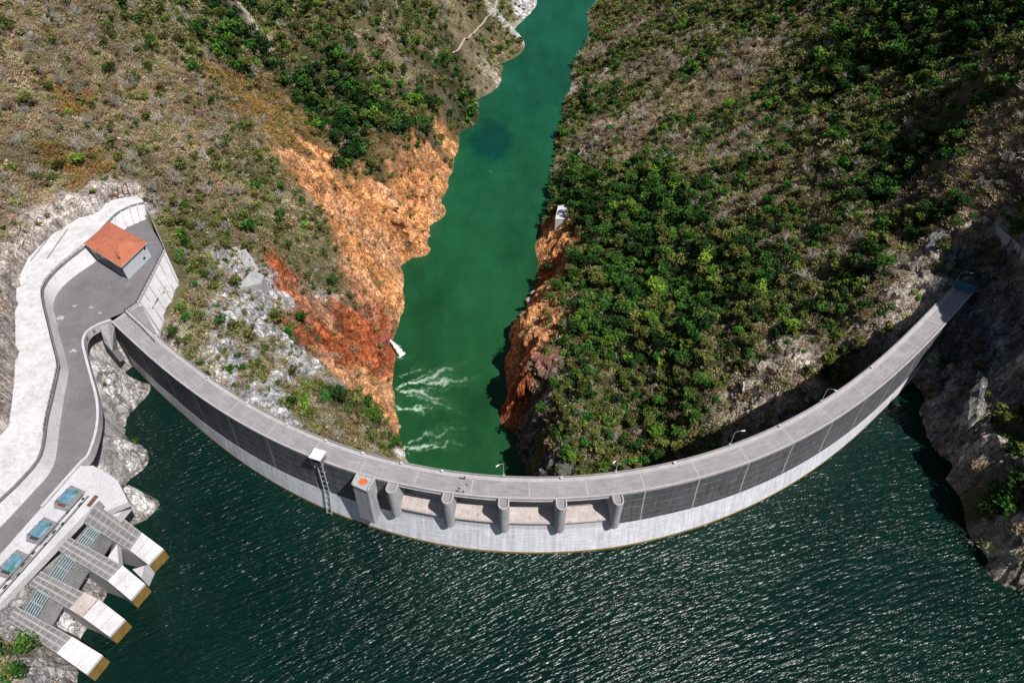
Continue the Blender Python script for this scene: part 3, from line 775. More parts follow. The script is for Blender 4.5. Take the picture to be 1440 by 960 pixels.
# crest road, kerbs, parapets
mb = MB(D0); sweep(mb, [(-.42, 0), (-W_DECK + 1.25, 0), (-W_DECK + 1.25, -.44), (-.42, -.44)], span(PH0 - .012, PH1 + .012, 170)); mb.build('crest_road', M['roadway'], dam)
mb = MB(D0); sweep(mb, [(0.06, .32), (-.42, .32), (-.42, -.5), (0.06, -.5)], span(PH0 - .006, PH1 + .006, 170)); mb.build('upstream_kerb', M['kerb'], dam)
mb = MB(D0); sweep(mb, [(-W_DECK + 1.25, .22), (-W_DECK, .22), (-W_DECK, -.5), (-W_DECK + 1.25, -.5)], span(PH0 - .012, PH1 + .012, 170)); mb.build('footway', M['kerb'], dam)
mb = MB(D0); sweep(mb, [(-W_DECK, .75), (-W_DECK - .3, .75), (-W_DECK - .3, -.8), (-W_DECK, -.8)], span(PH0 - .012, PH1 + .012, 170)); mb.build('parapet', M['deck'], dam)
# bridge girder over the spillway
mb = MB(D0); sweep(mb, [(-.05, -.46), (-.05, -1.15), (-.5, -1.15), (-.5, -1.0), (-W_DECK + .5, -1.0), (-W_DECK + .5, -.46)], span(PB0, PB1, 40)); mb.build('bridge_girder', M['pier'], dam)
mb = MB(D0)
for i in range(4):
    a, b_ = PIER_PH[i], PIER_PH[i + 1]
    sweep(mb, [(.22, -.75), (.22, -1.0), (-.03, -1.0), (-.03, -.75)], span(a + .008, b_ - .012, 8))
mb.build('gantry_ledge', M['kerb'], dam)
for i in range(4):
    mb = MB(D0)
    a, b_ = PIER_PH[i], PIER_PH[i + 1]
    nose = [(1.9 * math.cos(t) - .2, -10.6 + 1.15 * math.sin(t)) for t in np.linspace(1.25, -1.2, 9)]
    sweep(mb, [(-W_DECK - 2.4, -17), (-5.2, -12.6), (-3.4, -9.3), (-2.5, -8.5), (-1.3, -8.7)] + nose + [(.4, -12.4), (-2, -12.4), (-4.0, -12.9)], span(a + .006, b_ - .006, 12))
    mb.build('spillway_sill', M['sill'], dam)
for ph, (px, py) in zip(PIER_PH, PIER_PX):
    c = crest(ph, 0, 0); ux = np.array([math.cos(ph), math.sin(ph), 0]); uy = np.array([math.sin(ph), -math.cos(ph), 0])
    def P(x, y, z): return c + ux * x + uy * y + np.array([0, 0, z])
    hw = 1.45
    out = [(hw, -W_DECK - .2)] + [(hw * math.cos(t), 2.0 + hw * math.sin(t)) for t in np.linspace(0, math.pi, 13)] + [(-hw, -W_DECK - .2)]
    mb = MB(D0)
    lo = [P(x, y, -13.0) for x, y in out]; hi = [P(x, y, -.5) for x, y in out]
    mb.face(hi); mb.face(lo[::-1])
    for i in range(len(out)):
        j = (i + 1) % len(out); mb.face([lo[i], lo[j], hi[j], hi[i]])
    pr = mb.build('pier', M['pier'], dam)
    mb = MB(D0)
    o2 = [(hw + .08, .1)] + [((hw + .08) * math.cos(t), 2.0 + (hw + .08) * math.sin(t)) for t in np.linspace(0, math.pi, 13)] + [(-hw - .08, .1)]
    o3 = [(hw - .3, .1)] + [((hw - .3) * math.cos(t), 2.0 + (hw - .3) * math.sin(t)) for t in np.linspace(0, math.pi, 13)] + [(-hw + .3, .1)]
    for i in range(len(o2) - 1):
        A = [P(*o2[i], -.9), P(*o2[i + 1], -.9), P(*o3[i + 1], -.9), P(*o3[i], -.9)]
        B = [P(*o2[i], .3), P(*o2[i + 1], .3), P(*o3[i + 1], .3), P(*o3[i], .3)]
        mb.solid(A + B)
    mb.build('pier_rim', M['kerb'], pr)
    mb = MB(D0)
    mb.face([P(x * .78, y, -.2) for x, y in [(hw, .0)] + [(hw * math.cos(t), 2.0 + hw * .8 * math.sin(t)) for t in np.linspace(0, math.pi, 11)] + [(-hw, .0)]])
    mb.build('pier_top', M['deck'], pr)
# water intake tower on the face
Pt = [at(503,665.5), at(495.6,681), at(517,690.6), at(528,671)]
ob = [at(506.5,718.5,-13.2), at(523.5,725,-13.2)]
mb = MB(D0)
n_ = crest(phi_of(515, 672))
out_dir = np.array([math.sin(phi_of(515, 672)), -math.cos(phi_of(515, 672)), 0])
top = [Pt[0] - out_dir * 1.5, Pt[1], Pt[2], Pt[3] - out_dir * 1.5]
low = [p + np.array([0, 0, -16.5]) for p in top]; low[1] = low[1] + out_dir * .9; low[2] = low[2] + out_dir * .9
mb.solid(low + [p + np.array([0, 0, -.1]) for p in top])
tw = mb.build('intake_tower', M['pier'], dam)
def strip(mb, pts, w, z0, z1, closed=False):
    pts = [np.array(p, float)[:2] for p in pts]
    n = len(pts)
    nor = []
    for i in range(n):
        a = pts[max(i - 1, 0)]; b_ = pts[min(i + 1, n - 1)]
        d = b_ - a; d /= np.linalg.norm(d) + 1e-9; nor.append(np.array([-d[1], d[0]]))
    for i in range(n - 1):
        q = [pts[i] - nor[i] * w / 2, pts[i + 1] - nor[i + 1] * w / 2, pts[i + 1] + nor[i + 1] * w / 2, pts[i] + nor[i] * w / 2]
        za0, zb0 = (z0[i], z0[i + 1]) if hasattr(z0, '__len__') else (z0, z0)
        za1, zb1 = (z1[i], z1[i + 1]) if hasattr(z1, '__len__') else (z1, z1)
        mb.solid([(*q[0], za0), (*q[1], zb0), (*q[2], zb0), (*q[3], za0), (*q[0], za1), (*q[1], zb1), (*q[2], zb1), (*q[3], za1)])
mb = MB(D0)
for a, b_ in ((Pt[0], Pt[1]), (Pt[1], Pt[2]), (Pt[2], Pt[3])): strip(mb, [a, b_], .5, -.3, .45)
mb.build('tower_rim', M['kerb'], tw)
mb = MB(D0)
cc = (Pt[0] + Pt[1] + Pt[2] + Pt[3]) / 4 + np.array([-.1, .1, 0])
ring = []
for i in range(16):
    t = i / 16 * 2 * math.pi; r = 1.35 * (1 + .35 * math.sin(i * 2.7))
    ring.append(cc + np.array([r * math.cos(t), .8 * r * math.sin(t), -.06]))
mb.face(ring)
mb.build('orange_patch', M['orange_paint'], tw)

# hoist with two guide rails hanging down the face
ph = phi_of(447, 652); c = crest(ph); ux = np.array([math.cos(ph), math.sin(ph), 0]); uy = np.array([math.sin(ph), -math.cos(ph), 0])
ho = empty('lift_hoist', crest(ph, .2, .3)); tag(ho, 'small white hoist cabin with two guide rails down the dam face', 'hoist'); H0 = np.array(ho.location)
def hp(x, y, z): return c + ux * x + uy * y + np.array([0, 0, z])
mb = MB(H0); mb.solid([hp(x, y, z) for z in (.33, 3.2) for x, y in ((-1.5, 1.5), (1.5, 1.5), (1.5, -1.3), (-1.5, -1.3))]); mb.build('cabin', M['dark_conc'], ho)
mb = MB(H0); mb.solid([hp(x, y, z) for z in (3.2, 3.45) for x, y in ((-1.9, 1.9), (1.9, 1.9), (1.9, -1.6), (-1.9, -1.6))])
mb.build('cabin_roof', M['lamp_head'], ho)
mb = MB(H0); mb.solid([hp(x, y, z) for z in (1.0, 2.4) for x, y in ((-1.2, 1.56), (1.2, 1.56), (1.2, 1.52), (-1.2, 1.52))]); mb.build('window', M['window'], ho)
for sx in (-.85, .85):
    mb = MB(H0)
    zs = [.3, -5, -10, -14.5, -19, -24.4]
    for z0, z1 in zip(zs[:-1], zs[1:]):
        mb.bar(hp(sx, up_off(z0, ph) + .75, z0), hp(sx, up_off(z1, ph) + .75, z1), .2, 5)
    for z in zs[1:]: mb.bar(hp(sx, up_off(z, ph) + .75, z), hp(sx, up_off(z, ph) - .1, z), .1, 5)
    mb.build('guide_rail', M['lamp'], ho)
for z in np.arange(-2, -24, -2.4):
    mb = MB(H0); mb.bar(hp(-.85, up_off(z, ph) + .75, z), hp(.85, up_off(z, ph) + .75, z), .07, 5); mb.build('rung', M['lamp'], ho)
for sx in (-1, 1):
    mb = MB(H0); mb.bar(hp(sx * 1.3, .2, .3), hp(sx * 1.3, 1.5, -2.2), .12, 5); mb.build('bracket', M['steel'], ho)
# ------------------------------------------------------------------ paved levels on the left abutment
mb = MB(); mb.prism([p[:2] for p in PARK], -1.6, 0); tag(mb.build('road', M['asphalt']), kind='structure')
mb = MB(); mb.prism([p[:2] for p in TERR], -1.6, 4.5); tag(mb.build('terrace_ground', M['terrace']), kind='structure')
mb = MB(); mb.prism([p[:2] for p in PLAT], -2.2, -.3 + .31); tag(mb.build('apron_pavement', M['white_conc']), kind='structure')
# patched paint and cement spills on the asphalt
mb = MB()
for px, py, r in ((105,430,1.0),(85,447,1.8),(103,493,1.3),(128,432,.9),(140,440,.8)):
    c = at(px, py, 0.006); ring = []
    for i in range(14):
        t = i / 14 * 2 * math.pi; q = r * (.75 + .45 * math.sin(i * 3.1 + px) * math.cos(i * 1.7))
        ring.append(c + np.array([q * math.cos(t), q * .8 * math.sin(t), 0]))
    mb.face(ring)
tag(mb.build('cement_spill_pavement', M['kerb']), kind='structure')

def railing(name, pts, label, z, h=1.1, step=2.2, group=None, mat='dark_steel', r=.07):
    pts = np.array([[p[0], p[1], z if np.isscalar(z) else z[i]] for i, p in enumerate(pts)])
    o = empty(name, pts[0]); tag(o, label, 'railing', group); O = pts[0]
    mb = MB(O)
    for a, b_ in zip(pts[:-1], pts[1:]):
        for q in (h, h * .55): mb.bar(a + [0, 0, q], b_ + [0, 0, q], r, 5)
    mb.build('rail', M[mat], o)
    d = np.concatenate([[0], np.cumsum(np.linalg.norm(np.diff(pts, axis=0), axis=1))])
    for s_ in np.arange(0, d[-1] + .01, step):
        p = np.array([np.interp(s_, d, pts[:, k]) for k in range(3)])
        mb = MB(O); mb.bar(p, p + [0, 0, h + .03], r * 1.15, 5); mb.build('post', M[mat], o)
    return o

# sloped wall between road and terrace
rw = empty('retaining_wall', (*WB[30][:2], 0)); tag(rw, 'long pale retaining wall curving between the asphalt road and the white terrace', 'wall'); O = np.array(rw.location)
mb = MB(O)
for i in range(len(WT) - 1):
    a, b_, c, d = WB[i], WB[i + 1], WT[i + 1], WT[i]
    lift = np.array([0, 0, .25]); dn = np.array([0, 0, -1.5])
    mb.solid([a + dn, b_ + dn, c * [1, 1, 0] + dn, d * [1, 1, 0] + dn, a + [0, 0, .02], b_ + [0, 0, .02], c + lift, d + lift])
mb.build('wall_face', M['white_conc'], rw)
mb = MB(O)
for i in range(len(WT) - 1):
    strip(mb, [WT[i], WT[i + 1]], .7, 4.3, 4.95)
mb.build('coping', M['dark_conc'], rw)
for k in range(4):
    i = 3 + k * 3
    mb = MB(O); mb.bar(WB[i] + [0, 0, .2], WT[i] + [0, 0, .3], .35, 4); mb.build('buttress', M['white_conc'], rw)
for k, (px, py) in enumerate([(75,327),(66,338),(54,346),(52,360),(45,374),(40,347),(62,352),(95,322),(104,338),(60,368)]):
    c = at(px, py, 4.5); mb = MB(c); mb.box(c + [0, 0, .12], (1.5 + .7 * (k % 3), .9, .24), .6 + .1 * (k % 2)); mb.box(c + [0, 0, .27], (.5, .3, .06), .6)
    tag(mb.build('concrete_slab', M['pad']), 'small dark concrete slab lying on the white terrace', 'slab', 'dark slabs scattered on the white terrace')
for a, b_, lab in ((at(76,325,4.5), at(43,367,4.5), 'dark drain channel on the terrace nearer the rock cut'), (at(95,322,4.5), at(66,364,4.5), 'dark drain channel on the terrace nearer the retaining wall')):
    mb = MB(); strip(mb, [a, b_], .5, 4.5, 4.56); tag(mb.build('drain_channel', M['pad']), lab, 'drain')
railing('railing', WT[26:80:3], 'dark steel railing along the top of the curving pale retaining wall', 4.95, 1.0)
# tall wall holding up the parking yard
OW = [at(203,286,0), at(217,318,0), *ROAD_R[:1], *ROAD_R[1:4]]
tw_ = empty('retaining_wall', (*OW[2][:2], -10)); tag(tw_, 'tall concrete wall holding up the house yard above the green slope', 'wall'); O = np.array(tw_.location)
mb = MB(O)
OWb = []
for i, p in enumerate(OW):
    q = at(*[(206,300),(228,345),(253,399),(240,430),(222,471),(200,470)][i], [-3, -6, -8.5, -10, -12, -8][i]); OWb.append(q)
for i in range(len(OW) - 1):
    a, b_, c, d = OWb[i], OWb[i + 1], OW[i + 1], OW[i]
    mb.face([a + [0, 0, -6], b_ + [0, 0, -6], b_, a]); mb.face([a, b_, c + [0, 0, .1], d + [0, 0, .1]])
mb.build('wall_face', M['white_conc'], tw_)
mb = MB(O); strip(mb, OW, .5, -.4, .45); mb.build('coping', M['kerb'], tw_)
for i, (k, f) in enumerate([(2, .15), (2, .5), (2, .85), (3, .3), (3, .6), (3, .9)]):
    a = OW[k] * (1 - f) + OW[k + 1] * f; b_ = OWb[k] * (1 - f) + OWb[k + 1] * f
    mb = MB(O); mb.bar(a + [.25, .05, -.3], b_ + [.25, .05, 0], .3, 4); mb.build('rib', M['grey_conc'], tw_)
mb = MB(O)
a, b_ = (OW[3] * .45 + OWb[3] * .55), (OW[4] * .5 + OWb[4] * .5)
nrm = np.array([.85, .5, 0]) * .2
q0, q1 = a * .75 + b_ * .25, a * .35 + b_ * .65
mb.solid([q0 + [0, 0, -1.6], q1 + [0, 0, -1.6], q1 + nrm + [0, 0, -1.6], q0 + nrm + [0, 0, -1.6], q0 + [0, 0, .9], q1 + [0, 0, .9], q1 + nrm + [0, 0, .9], q0 + nrm + [0, 0, .9]])
mb.build('opening', M['window'], tw_)
railing('railing', [OW[0], OW[1], OW[2]], 'dark railing behind the tile roofed house at the yard edge', .45)
railing('railing', [OW[2], OW[3], OW[4]], 'dark railing on top of the tall yard wall right of the house', .45)
railing('railing', [at(193,428), at(176,439), at(181,445), at(200,462), at(219,482)], 'short dark railing beside the left end of the dam crest road', .3)
# ledge beside the dam crest
mb = MB()
lp = [at(176,439.5,-.5), at(193,429,-.5), at(200,431,-.5), at(221,470,-.5), at(219,484,-.5)]
mb.prism([p[:2] for p in lp], -6, -.5)
tag(mb.build('concrete_ledge', M['deck']), 'wedge shaped grey concrete ledge between dam crest and yard wall', 'ledge')
# low wall along the lake side of the road
pw = curve(ROAD_R[4:16], 5)
pa = empty('parapet_wall', (*pw[25][:2], 0)); tag(pa, 'low pale parapet wall curving along the lake side of the road', 'wall'); O = np.array(pa.location)
mb = MB(O); strip(mb, pw, .55, -2.2, .8); mb.build('wall_face', M['kerb'], pa)
mb = MB(O); strip(mb, pw, .75, .8, .93); mb.build('coping', M['white_conc'], pa)
mb = MB()
w0 = [at(140,459,0), at(152,455,0), at(161,458,0)]; w1 = [at(147,482,-6), at(158,494,-9), at(166,490,-12)]
for i in range(2): mb.face([w0[i], w0[i + 1], w1[i + 1], w1[i]]); mb.face([w1[i], w1[i + 1], w1[i + 1] + [0, .5, -6], w1[i] + [0, .5, -6]])
tag(mb.build('abutment_wall', M['grey_conc']), 'sloping grey concrete wall beneath the road at the dam left end', 'wall')

# ------------------------------------------------------------------ house
EZ = 6.8
ev = [at(117.5,342.5,EZ), at(170.5,376,EZ), at(207,341,EZ), at(153.5,311.5,EZ)]
hc = sum(ev) / 4
hs_ = empty('house', (*hc[:2], 0)); tag(hs_, 'small house with orange tile hip roof and one dark shaded front on the yard', 'house'); O = np.array(hs_.location)
def mixp(a, b, t): return a * (1 - t) + b * t
wc = [mixp(e, hc, .08) * [1, 1, 0] for e in ev]
mb = MB(O); mb.prism([p[:2] for p in wc], 0, EZ - .1); mb.build('wall', M['house_wall'], hs_)
mb = MB(O)
ap0, ap1 = mixp(mixp(ev[0], ev[3], .5), hc, .78) * [1, 1, 0] + [0, 0, EZ + 2.3], mixp(mixp(ev[1], ev[2], .5), hc, .78) * [1, 1, 0] + [0, 0, EZ + 2.3]
sub = 1
mb.face([ev[0], ev[1], ap1, ap0]); mb.face([ev[1], ev[2], ap1]); mb.face([ev[2], ev[3], ap0, ap1]); mb.face([ev[3], ev[0], ap0])
dz = np.array([0, 0, -.22])
for i in range(4): mb.face([ev[i], ev[(i + 1) % 4], ev[(i + 1) % 4] + dz, ev[i] + dz])
mb.face([e + dz for e in ev])
rf = mb.build('roof', M['tiles'], hs_)
mb = MB(O)
for a, b_ in ((ev[0], ap0), (ev[1], ap1), (ev[2], ap1), (ev[3], ap0), (ap0, ap1)): mb.bar(a, b_, .13, 5)
mb.build('ridge_tiles', M['tiles'], rf)
mb = MB(O)
for a, b_ in ((ev[0], ev[1]), (ev[1], ev[2])): mb.bar(a + [0, 0, -.1], b_ + [0, 0, -.1], .11, 5)
mb.build('gutter', M['steel'], rf)
ant = mixp(ev[1], hc, .35) + [0, 0, .9]
mb = MB(O); mb.bar(ant, ant + [0, 0, 2.2], .07, 5); mb.bar(ant + [-.6, 0, 2.0], ant + [.6, .2, 2.0], .05, 4); mb.bar(ant + [-.4, -.3, 1.5], ant + [.4, .5, 1.5], .05, 4); mb.box(ant + [.7, -.7, .1], (.8, .6, .5), .6)
mb.build('aerial', M['dark_steel'], rf)
d01 = (wc[1] - wc[0]) / np.linalg.norm(wc[1] - wc[0]); n01 = np.array([d01[1], -d01[0], 0]); L01 = np.linalg.norm(wc[1] - wc[0])
mb = MB(O)
q = [wc[0] + n01 * .04, wc[1] + n01 * .04, wc[1] + n01 * .10, wc[0] + n01 * .10]
mb.solid([p + [0, 0, .1] for p in q] + [p + [0, 0, EZ - .2] for p in q]); fr = mb.build('front_painted_shade', M['house_shade'], hs_)  # dark sheet standing in for the shade on this wall
for f0, f1, z0, z1, nm in ((.06, .26, .1, 3.0, 'added_dark_door'), (.31, .51, .1, 3.0, 'added_dark_door'), (.57, .66, .1, 2.3, 'added_front_door'), (.71, .94, 1.1, 2.6, 'window'), (.08, .24, 4.0, 5.4, 'window'), (.40, .56, 4.0, 5.4, 'window'), (.72, .88, 4.0, 5.4, 'window')):  # dark doors and glass added to deepen the shade on this front
    mb = MB(O); a, b_ = wc[0] + d01 * L01 * f0 + n01 * .11, wc[0] + d01 * L01 * f1 + n01 * .11
    q = [a, b_, b_ + n01 * .05, a + n01 * .05]
    mb.solid([p + [0, 0, z0] for p in q] + [p + [0, 0, z1] for p in q]); mb.build(nm, M['window' if nm == 'window' else 'dark_steel'], hs_)
d12 = (wc[2] - wc[1]) / np.linalg.norm(wc[2] - wc[1]); n12 = np.array([d12[1], -d12[0], 0]); L12 = np.linalg.norm(wc[2] - wc[1])
for f0, f1, z0, z1 in ((.72, .8, 1.4, 2.3), (.88, .95, 4.4, 5.2)):
    mb = MB(O); a, b_ = wc[1] + d12 * L12 * f0 + n12 * .02, wc[1] + d12 * L12 * f1 + n12 * .02
    q = [a, b_, b_ + n12 * .06, a + n12 * .06]; mb.solid([p + [0, 0, z0] for p in q] + [p + [0, 0, z1] for p in q]); mb.build('window', M['window'], hs_)

# concrete block and rusty frame behind the terrace
bk = at(134,292,4.5); mb = MB(); mb.solid([bk + v_ for v_ in ([-3,-2,0],[2.2,-2.6,0],[3,2,0],[-1.6,2.8,0],[-2.6,-1.6,3.4],[1.8,-2,3.2],[2.4,1.8,3.6],[-1.3,2.4,3.6])])
tag(mb.build('concrete_block', M['grey_conc']), 'pale concrete block standing on the terrace beside a rusty pergola', 'block')
fc = at(165,277,4.5); ft = empty('rusty_pergola', fc); tag(ft, 'rusty steel pergola of parallel beams at the back of the terrace', 'pergola')
fx, fy = np.array([.86, .5, 0]), np.array([-.5, .86, 0])
for k in range(6):
    mb = MB(fc); a = fc + fx * (k * 1.9 - 4.6); mb.bar(a + fy * -1.6 + [0, 0, 2.4], a + fy * 3.0 + [0, 0, 3.6], .2, 4); mb.build('beam', M['rust'], ft)
for s_ in (-1.6, 3.0):
    mb = MB(fc); a = fc + fy * s_ + [0, 0, 2.4 if s_ < 0 else 3.6]; mb.bar(a - fx * 5, a + fx * 5.4, .2, 4); mb.build('edge_beam', M['rust'], ft)
    for k in (-4.8, 0, 5):
        mb = MB(fc); a = fc + fy * s_ + fx * k; mb.bar(a, a + [0, 0, 2.4 if s_ < 0 else 3.6], .16, 5); mb.build('post', M['rust'], ft)

# ------------------------------------------------------------------ gate machinery on the apron
AXd = at(40,781,0) - at(97,712,0); AXd /= np.linalg.norm(AXd)      # along the apron
AYd = np.array([-AXd[1], AXd[0], 0])                               # towards the lake
if AYd[0] < 0: AYd = -AYd
def local_box(mb, c, x, y, z, sx, sy, sz):
    P_ = []
    for zz_ in (z, z + sz):
        for ax, ay in ((-1, -1), (1, -1), (1, 1), (-1, 1)): P_.append(c + AXd * (x + ax * sx / 2) + AYd * (y + ay * sy / 2) + np.array([0, 0, zz_]))
    mb.solid(P_)
HL = ['blue gate hoist nearest the road bend, with a rusty brown end', 'blue gate hoist in the middle of the three on the apron', 'blue gate hoist at the lower left, farthest from the dam']
for k, (px, py) in enumerate([(98,700),(60,746),(21,793)]):
    c = at(px, py, .012); t = empty('gate_hoist', c); tag(t, HL[k], 'gate hoist', 'blue gate hoists on the intake apron')
    mb = MB(c); mb.prism([(c + AXd * x + AYd * y)[:2] for x, y in ((-3.6, -2.6), (2.0, -3.4), (3.8, -2.0), (3.7, 2.7), (-3.0, 3.0))], c[2] - .2, c[2] + .06); mb.build('pad', M['pad'], t)
    mb = MB(c); local_box(mb, c, 0, -.5, .06, 4.4, 2.7, .7); mb.build('housing', M['blue'], t)
    mb = MB(c)
    for x in (-1.5, 0, 1.5): local_box(mb, c, x, -.6, .76, 1.2, 2.2, .25)
    mb.build('cover', M['blue'], t)
    mb = MB(c); local_box(mb, c, .3, 1.25, .06, 3.6, .6, .85); mb.build('side_duct', M['blue2'], t)
    mb = MB(c); local_box(mb, c, -1.6 if k < 2 else 1.4, .95, .9, 1.2, 1.0, .35); mb.build('motor', M['teal'], t)
    mb = MB(c); local_box(mb, c, 2.5, -.4, .06, .7, 2.2, .55); tag(mb.build('end_plate', M['rust' if k == 0 else 'dark_steel'], t))
    for x in (-1.9, 1.9):
        mb = MB(c); local_box(mb, c, x, -2.2, .06, .35, .5, .5); mb.build('foot', M['dark_steel'], t)
# crane rails along the apron edge
e0, e1 = at(132,699,.012), at(-20,872,.012); e0 = e0 - AYd * 1.0; e1 = e1 - AYd * 1.0
for off, lab in ((-2.3, 'rail strip on the apron nearer the blue hoists'), (-.6, 'rail strip on the apron nearer the trash rack piers')):
    mb = MB(); strip(mb, [e0 + AYd * off, e1 + AYd * off], .3, 0, .14)
    tag(mb.build('crane_rail', M['dark_steel']), lab, 'rail')
    mb = MB(); strip(mb, [e0 + AYd * (off - .5), e1 + AYd * (off - .5)], .25, 0, .05); tag(mb.build('cable_trough', M['pad']), 'dark ' + lab.replace('rail strip', 'cable trough'), 'trough')
for k in range(14):
    c = e0 + (e1 - e0) * (k + .5 + .3 * math.sin(k * 5)) / 14.5 + AYd * (-1.5 + .8 * math.sin(k * 2.3))
    mb = MB(); local_box(mb, c, 0, 0, 0, .7 + .5 * abs(math.sin(k)), .5, .25); local_box(mb, c, .1, .05, .25, .4, .3, .15)
    tag(mb.build('junction_box', M['dark_steel']), 'small dark metal box beside the crane rail on the apron', 'box', 'dark boxes beside the crane rail')
c = at(136,702,.012); mb = MB(); local_box(mb, c, .8, -.6, 0, 3.4, 1.0, .5); local_box(mb, c, .8, -.6, .5, 3.0, .7, .1); tag(mb.build('rusty_beam', M['rust']), 'rusty orange steel beam lying at the top corner of the first pier', 'beam')

# ------------------------------------------------------------------ intake piers running down into the lake
FING = [([(140,702),(200,749),(229,771)], [(117,734),(183,774),(208,793)]), ([(98,755),(173,795),(203,820)], [(81,772),(152,817),(183,843)]),
        ([(57,803),(140,843),(175,870)], [(42,822),(117,868),(153,894)]), ([(23,852),(102,895),(143,920)], [(11,872),(80,918),(121,947)])]
FLAB = ['first concrete intake pier, closest to the dam, with white sloping end', 'second concrete intake pier from the dam, with a white wedge at its side', 'third concrete intake pier from the dam, with pinkish block before its white end', 'lowest concrete intake pier, beside green bushes at the lake corner']
ZF = [-.25, -13, -18.8]
for k, (A_, B_) in enumerate(FING):
    A = [at(*p, z) for p, z in zip(A_, ZF)]; B = [at(*p, z) for p, z in zip(B_, ZF)]
    t = empty('intake_pier', (A[1] + B[1]) / 2 * [1, 1, 0] + [0, 0, -24]); tag(t, FLAB[k], 'intake pier', 'concrete intake piers running into the lake'); O = np.array(t.location)
    th = np.array([0, 0, -.6])
    bot = lambda p, z=-30.0: np.array([p[0], p[1], z])
    mb = MB(O); mb.solid([bot(A[0] ), bot(A[1]), bot(B[1]), bot(B[0]), A[0] + th, A[1] + th, B[1] + th, B[0] + th])
    mb.solid([bot(A[1]), bot(A[2]), bot(B[2]), bot(B[1]), A[1] + th, A[2] + th, B[2] + th, B[1] + th]); mb.build('pier_wall', M['grey_conc'], t)
    mb = MB(O); mb.solid([A[0] + th, A[1] + th, B[1] + th, B[0] + th, A[0], A[1], B[1], B[0]]); mb.build('deck', M['dark_conc'], t)
    mb = MB(O); ov = (A[2] - A[1]) * .03
    mb.solid([A[1] + th, A[2] + th + ov, B[2] + th + ov, B[1] + th, A[1] + [0, 0, .3], A[2] + ov + [0, 0, .3], B[2] + ov + [0, 0, .3], B[1] + [0, 0, .3]]); cap = mb.build('end_cap', M['white_conc'], t)
    mb = MB(O); 
    for f in (.33, .66):
        a, b_ = mixp(A[1], A[2], f) + [0, 0, .3], mixp(B[1], B[2], f) + [0, 0, .3]; mb.bar(a, b_, .10, 4)
    mb.build('joint', M['kerb'], cap)
    mb = MB(O); e = (A[2] - A[1]) * [1, 1, 0]; e /= np.linalg.norm(e)
    a, b_ = A[2] + e * .12, B[2] + e * .12
    mb.solid([bot(a, -26), bot(b_, -26), bot(B[2], -26), bot(A[2], -26), a + [0, 0, -.65] + e * .0, b_ + [0, 0, -.65], B[2] + [0, 0, -.65], A[2] + [0, 0, -.65]])
    tag(mb.build('end_face', M['ochre'], t), 'ochre stained end face')
    up = np.array([0, 0, .12])
    for f in (.03, .3, .36, .64, .70, .97):
        mb = MB(O); mb.bar(mixp(A[0], B[0], f) + up, mixp(A[1], B[1], f) + up, .13, 4); mb.build('guide_beam', M['kerb'], t)
    for g in np.linspace(.1, .96, 9):
        mb = MB(O); a, b_ = mixp(A[0], A[1], g), mixp(B[0], B[1], g); mb.bar(a + up * .6, b_ + up * .6, .08, 4); mb.build('cross_beam', M['kerb'], t)
    if k == 2:
        mb = MB(O); a0, a1, b0, b1 = mixp(A[0], A[1], .74), mixp(A[0], A[1], .98), mixp(B[0], B[1], .74), mixp(B[0], B[1], .98)
        mb.solid([a0, a1, b1, b0] + [p + [0, 0, .35] for p in (a0, a1, b1, b0)]); mb.build('pink_block', M['sill'], t)
# racks in the bays between the piers
def quad_bay(k, f0, f1):
    B = [at(*p, z) for p, z in zip(FING[k][1], ZF)]; A = [at(*p, z) for p, z in zip(FING[k + 1][0], ZF)]
    return mixp(B[0], B[1], f0), mixp(A[0], A[1], f0), mixp(A[0], A[1], f1), mixp(B[0], B[1], f1)
RL = ['pale blue slatted rack between the first and second intake piers', 'pale blue slatted rack between the second and third intake piers', 'pale blue slatted rack between the third and lowest intake piers']
for k in range(3):
    q = quad_bay(k, .12, .34); c = sum(q) / 4; t = empty('trash_rack', c); tag(t, RL[k], 'trash rack', 'blue trash racks between the piers')
    mb = MB(c)
    for f in np.linspace(.05, .95, 6): mb.bar(mixp(q[0], q[3], f) + [0, 0, -.3], mixp(q[1], q[2], f) + [0, 0, -.3], .16, 4)
    mb.build('slats', M['blue2'], t)
    for a, b_ in ((q[0], q[3]), (q[1], q[2]), (mixp(q[0], q[1], .5), mixp(q[3], q[2], .5))):
        mb = MB(c); mb.bar(a + [0, 0, -.45], b_ + [0, 0, -.45], .2, 4); mb.build('side_beam', M['grey_conc'], t)
    q = quad_bay(k, .0, .55); mb = MB(c); mb.face([p + [0, 0, -2.2] for p in q]); mb.build('back_plate', M['dark_conc'], t)
    if k < 2:
        q = quad_bay(k, .36, .58)
        mb = MB()
        for f in np.linspace(.02, .98, 9): mb.bar(mixp(q[0], q[1], f) + [0, 0, -.9], mixp(q[3], q[2], f) + [0, 0, -.9], .22, 4)
        tag(mb.build('weathered_grating', M['dark_conc']), 'dark weathered grating below the blue rack ' + ('by the first pier' if k == 0 else 'by the second and third piers'), 'grating')
mb = MB(); q = quad_bay(0, .68, .9); mb.face([q[0] + [0, 0, -1], mixp(q[0], q[1], .95) + [0, 0, -.6], q[2] + [0, 0, -.6]]); mb.face([q[0] + [0, 0, -1], q[2] + [0, 0, -.6], q[2] + [0, 0, -4], q[0] + [0, 0, -4]])
tag(mb.build('concrete_wedge', M['white_conc']), 'white concrete wedge in the dark gap between the first two piers', 'wedge')
mb = MB(); a, b_, c = at(203,795,-17), at(208,793,-18.6), at(199,812,-18.4); d = at(186,800,-14.5)
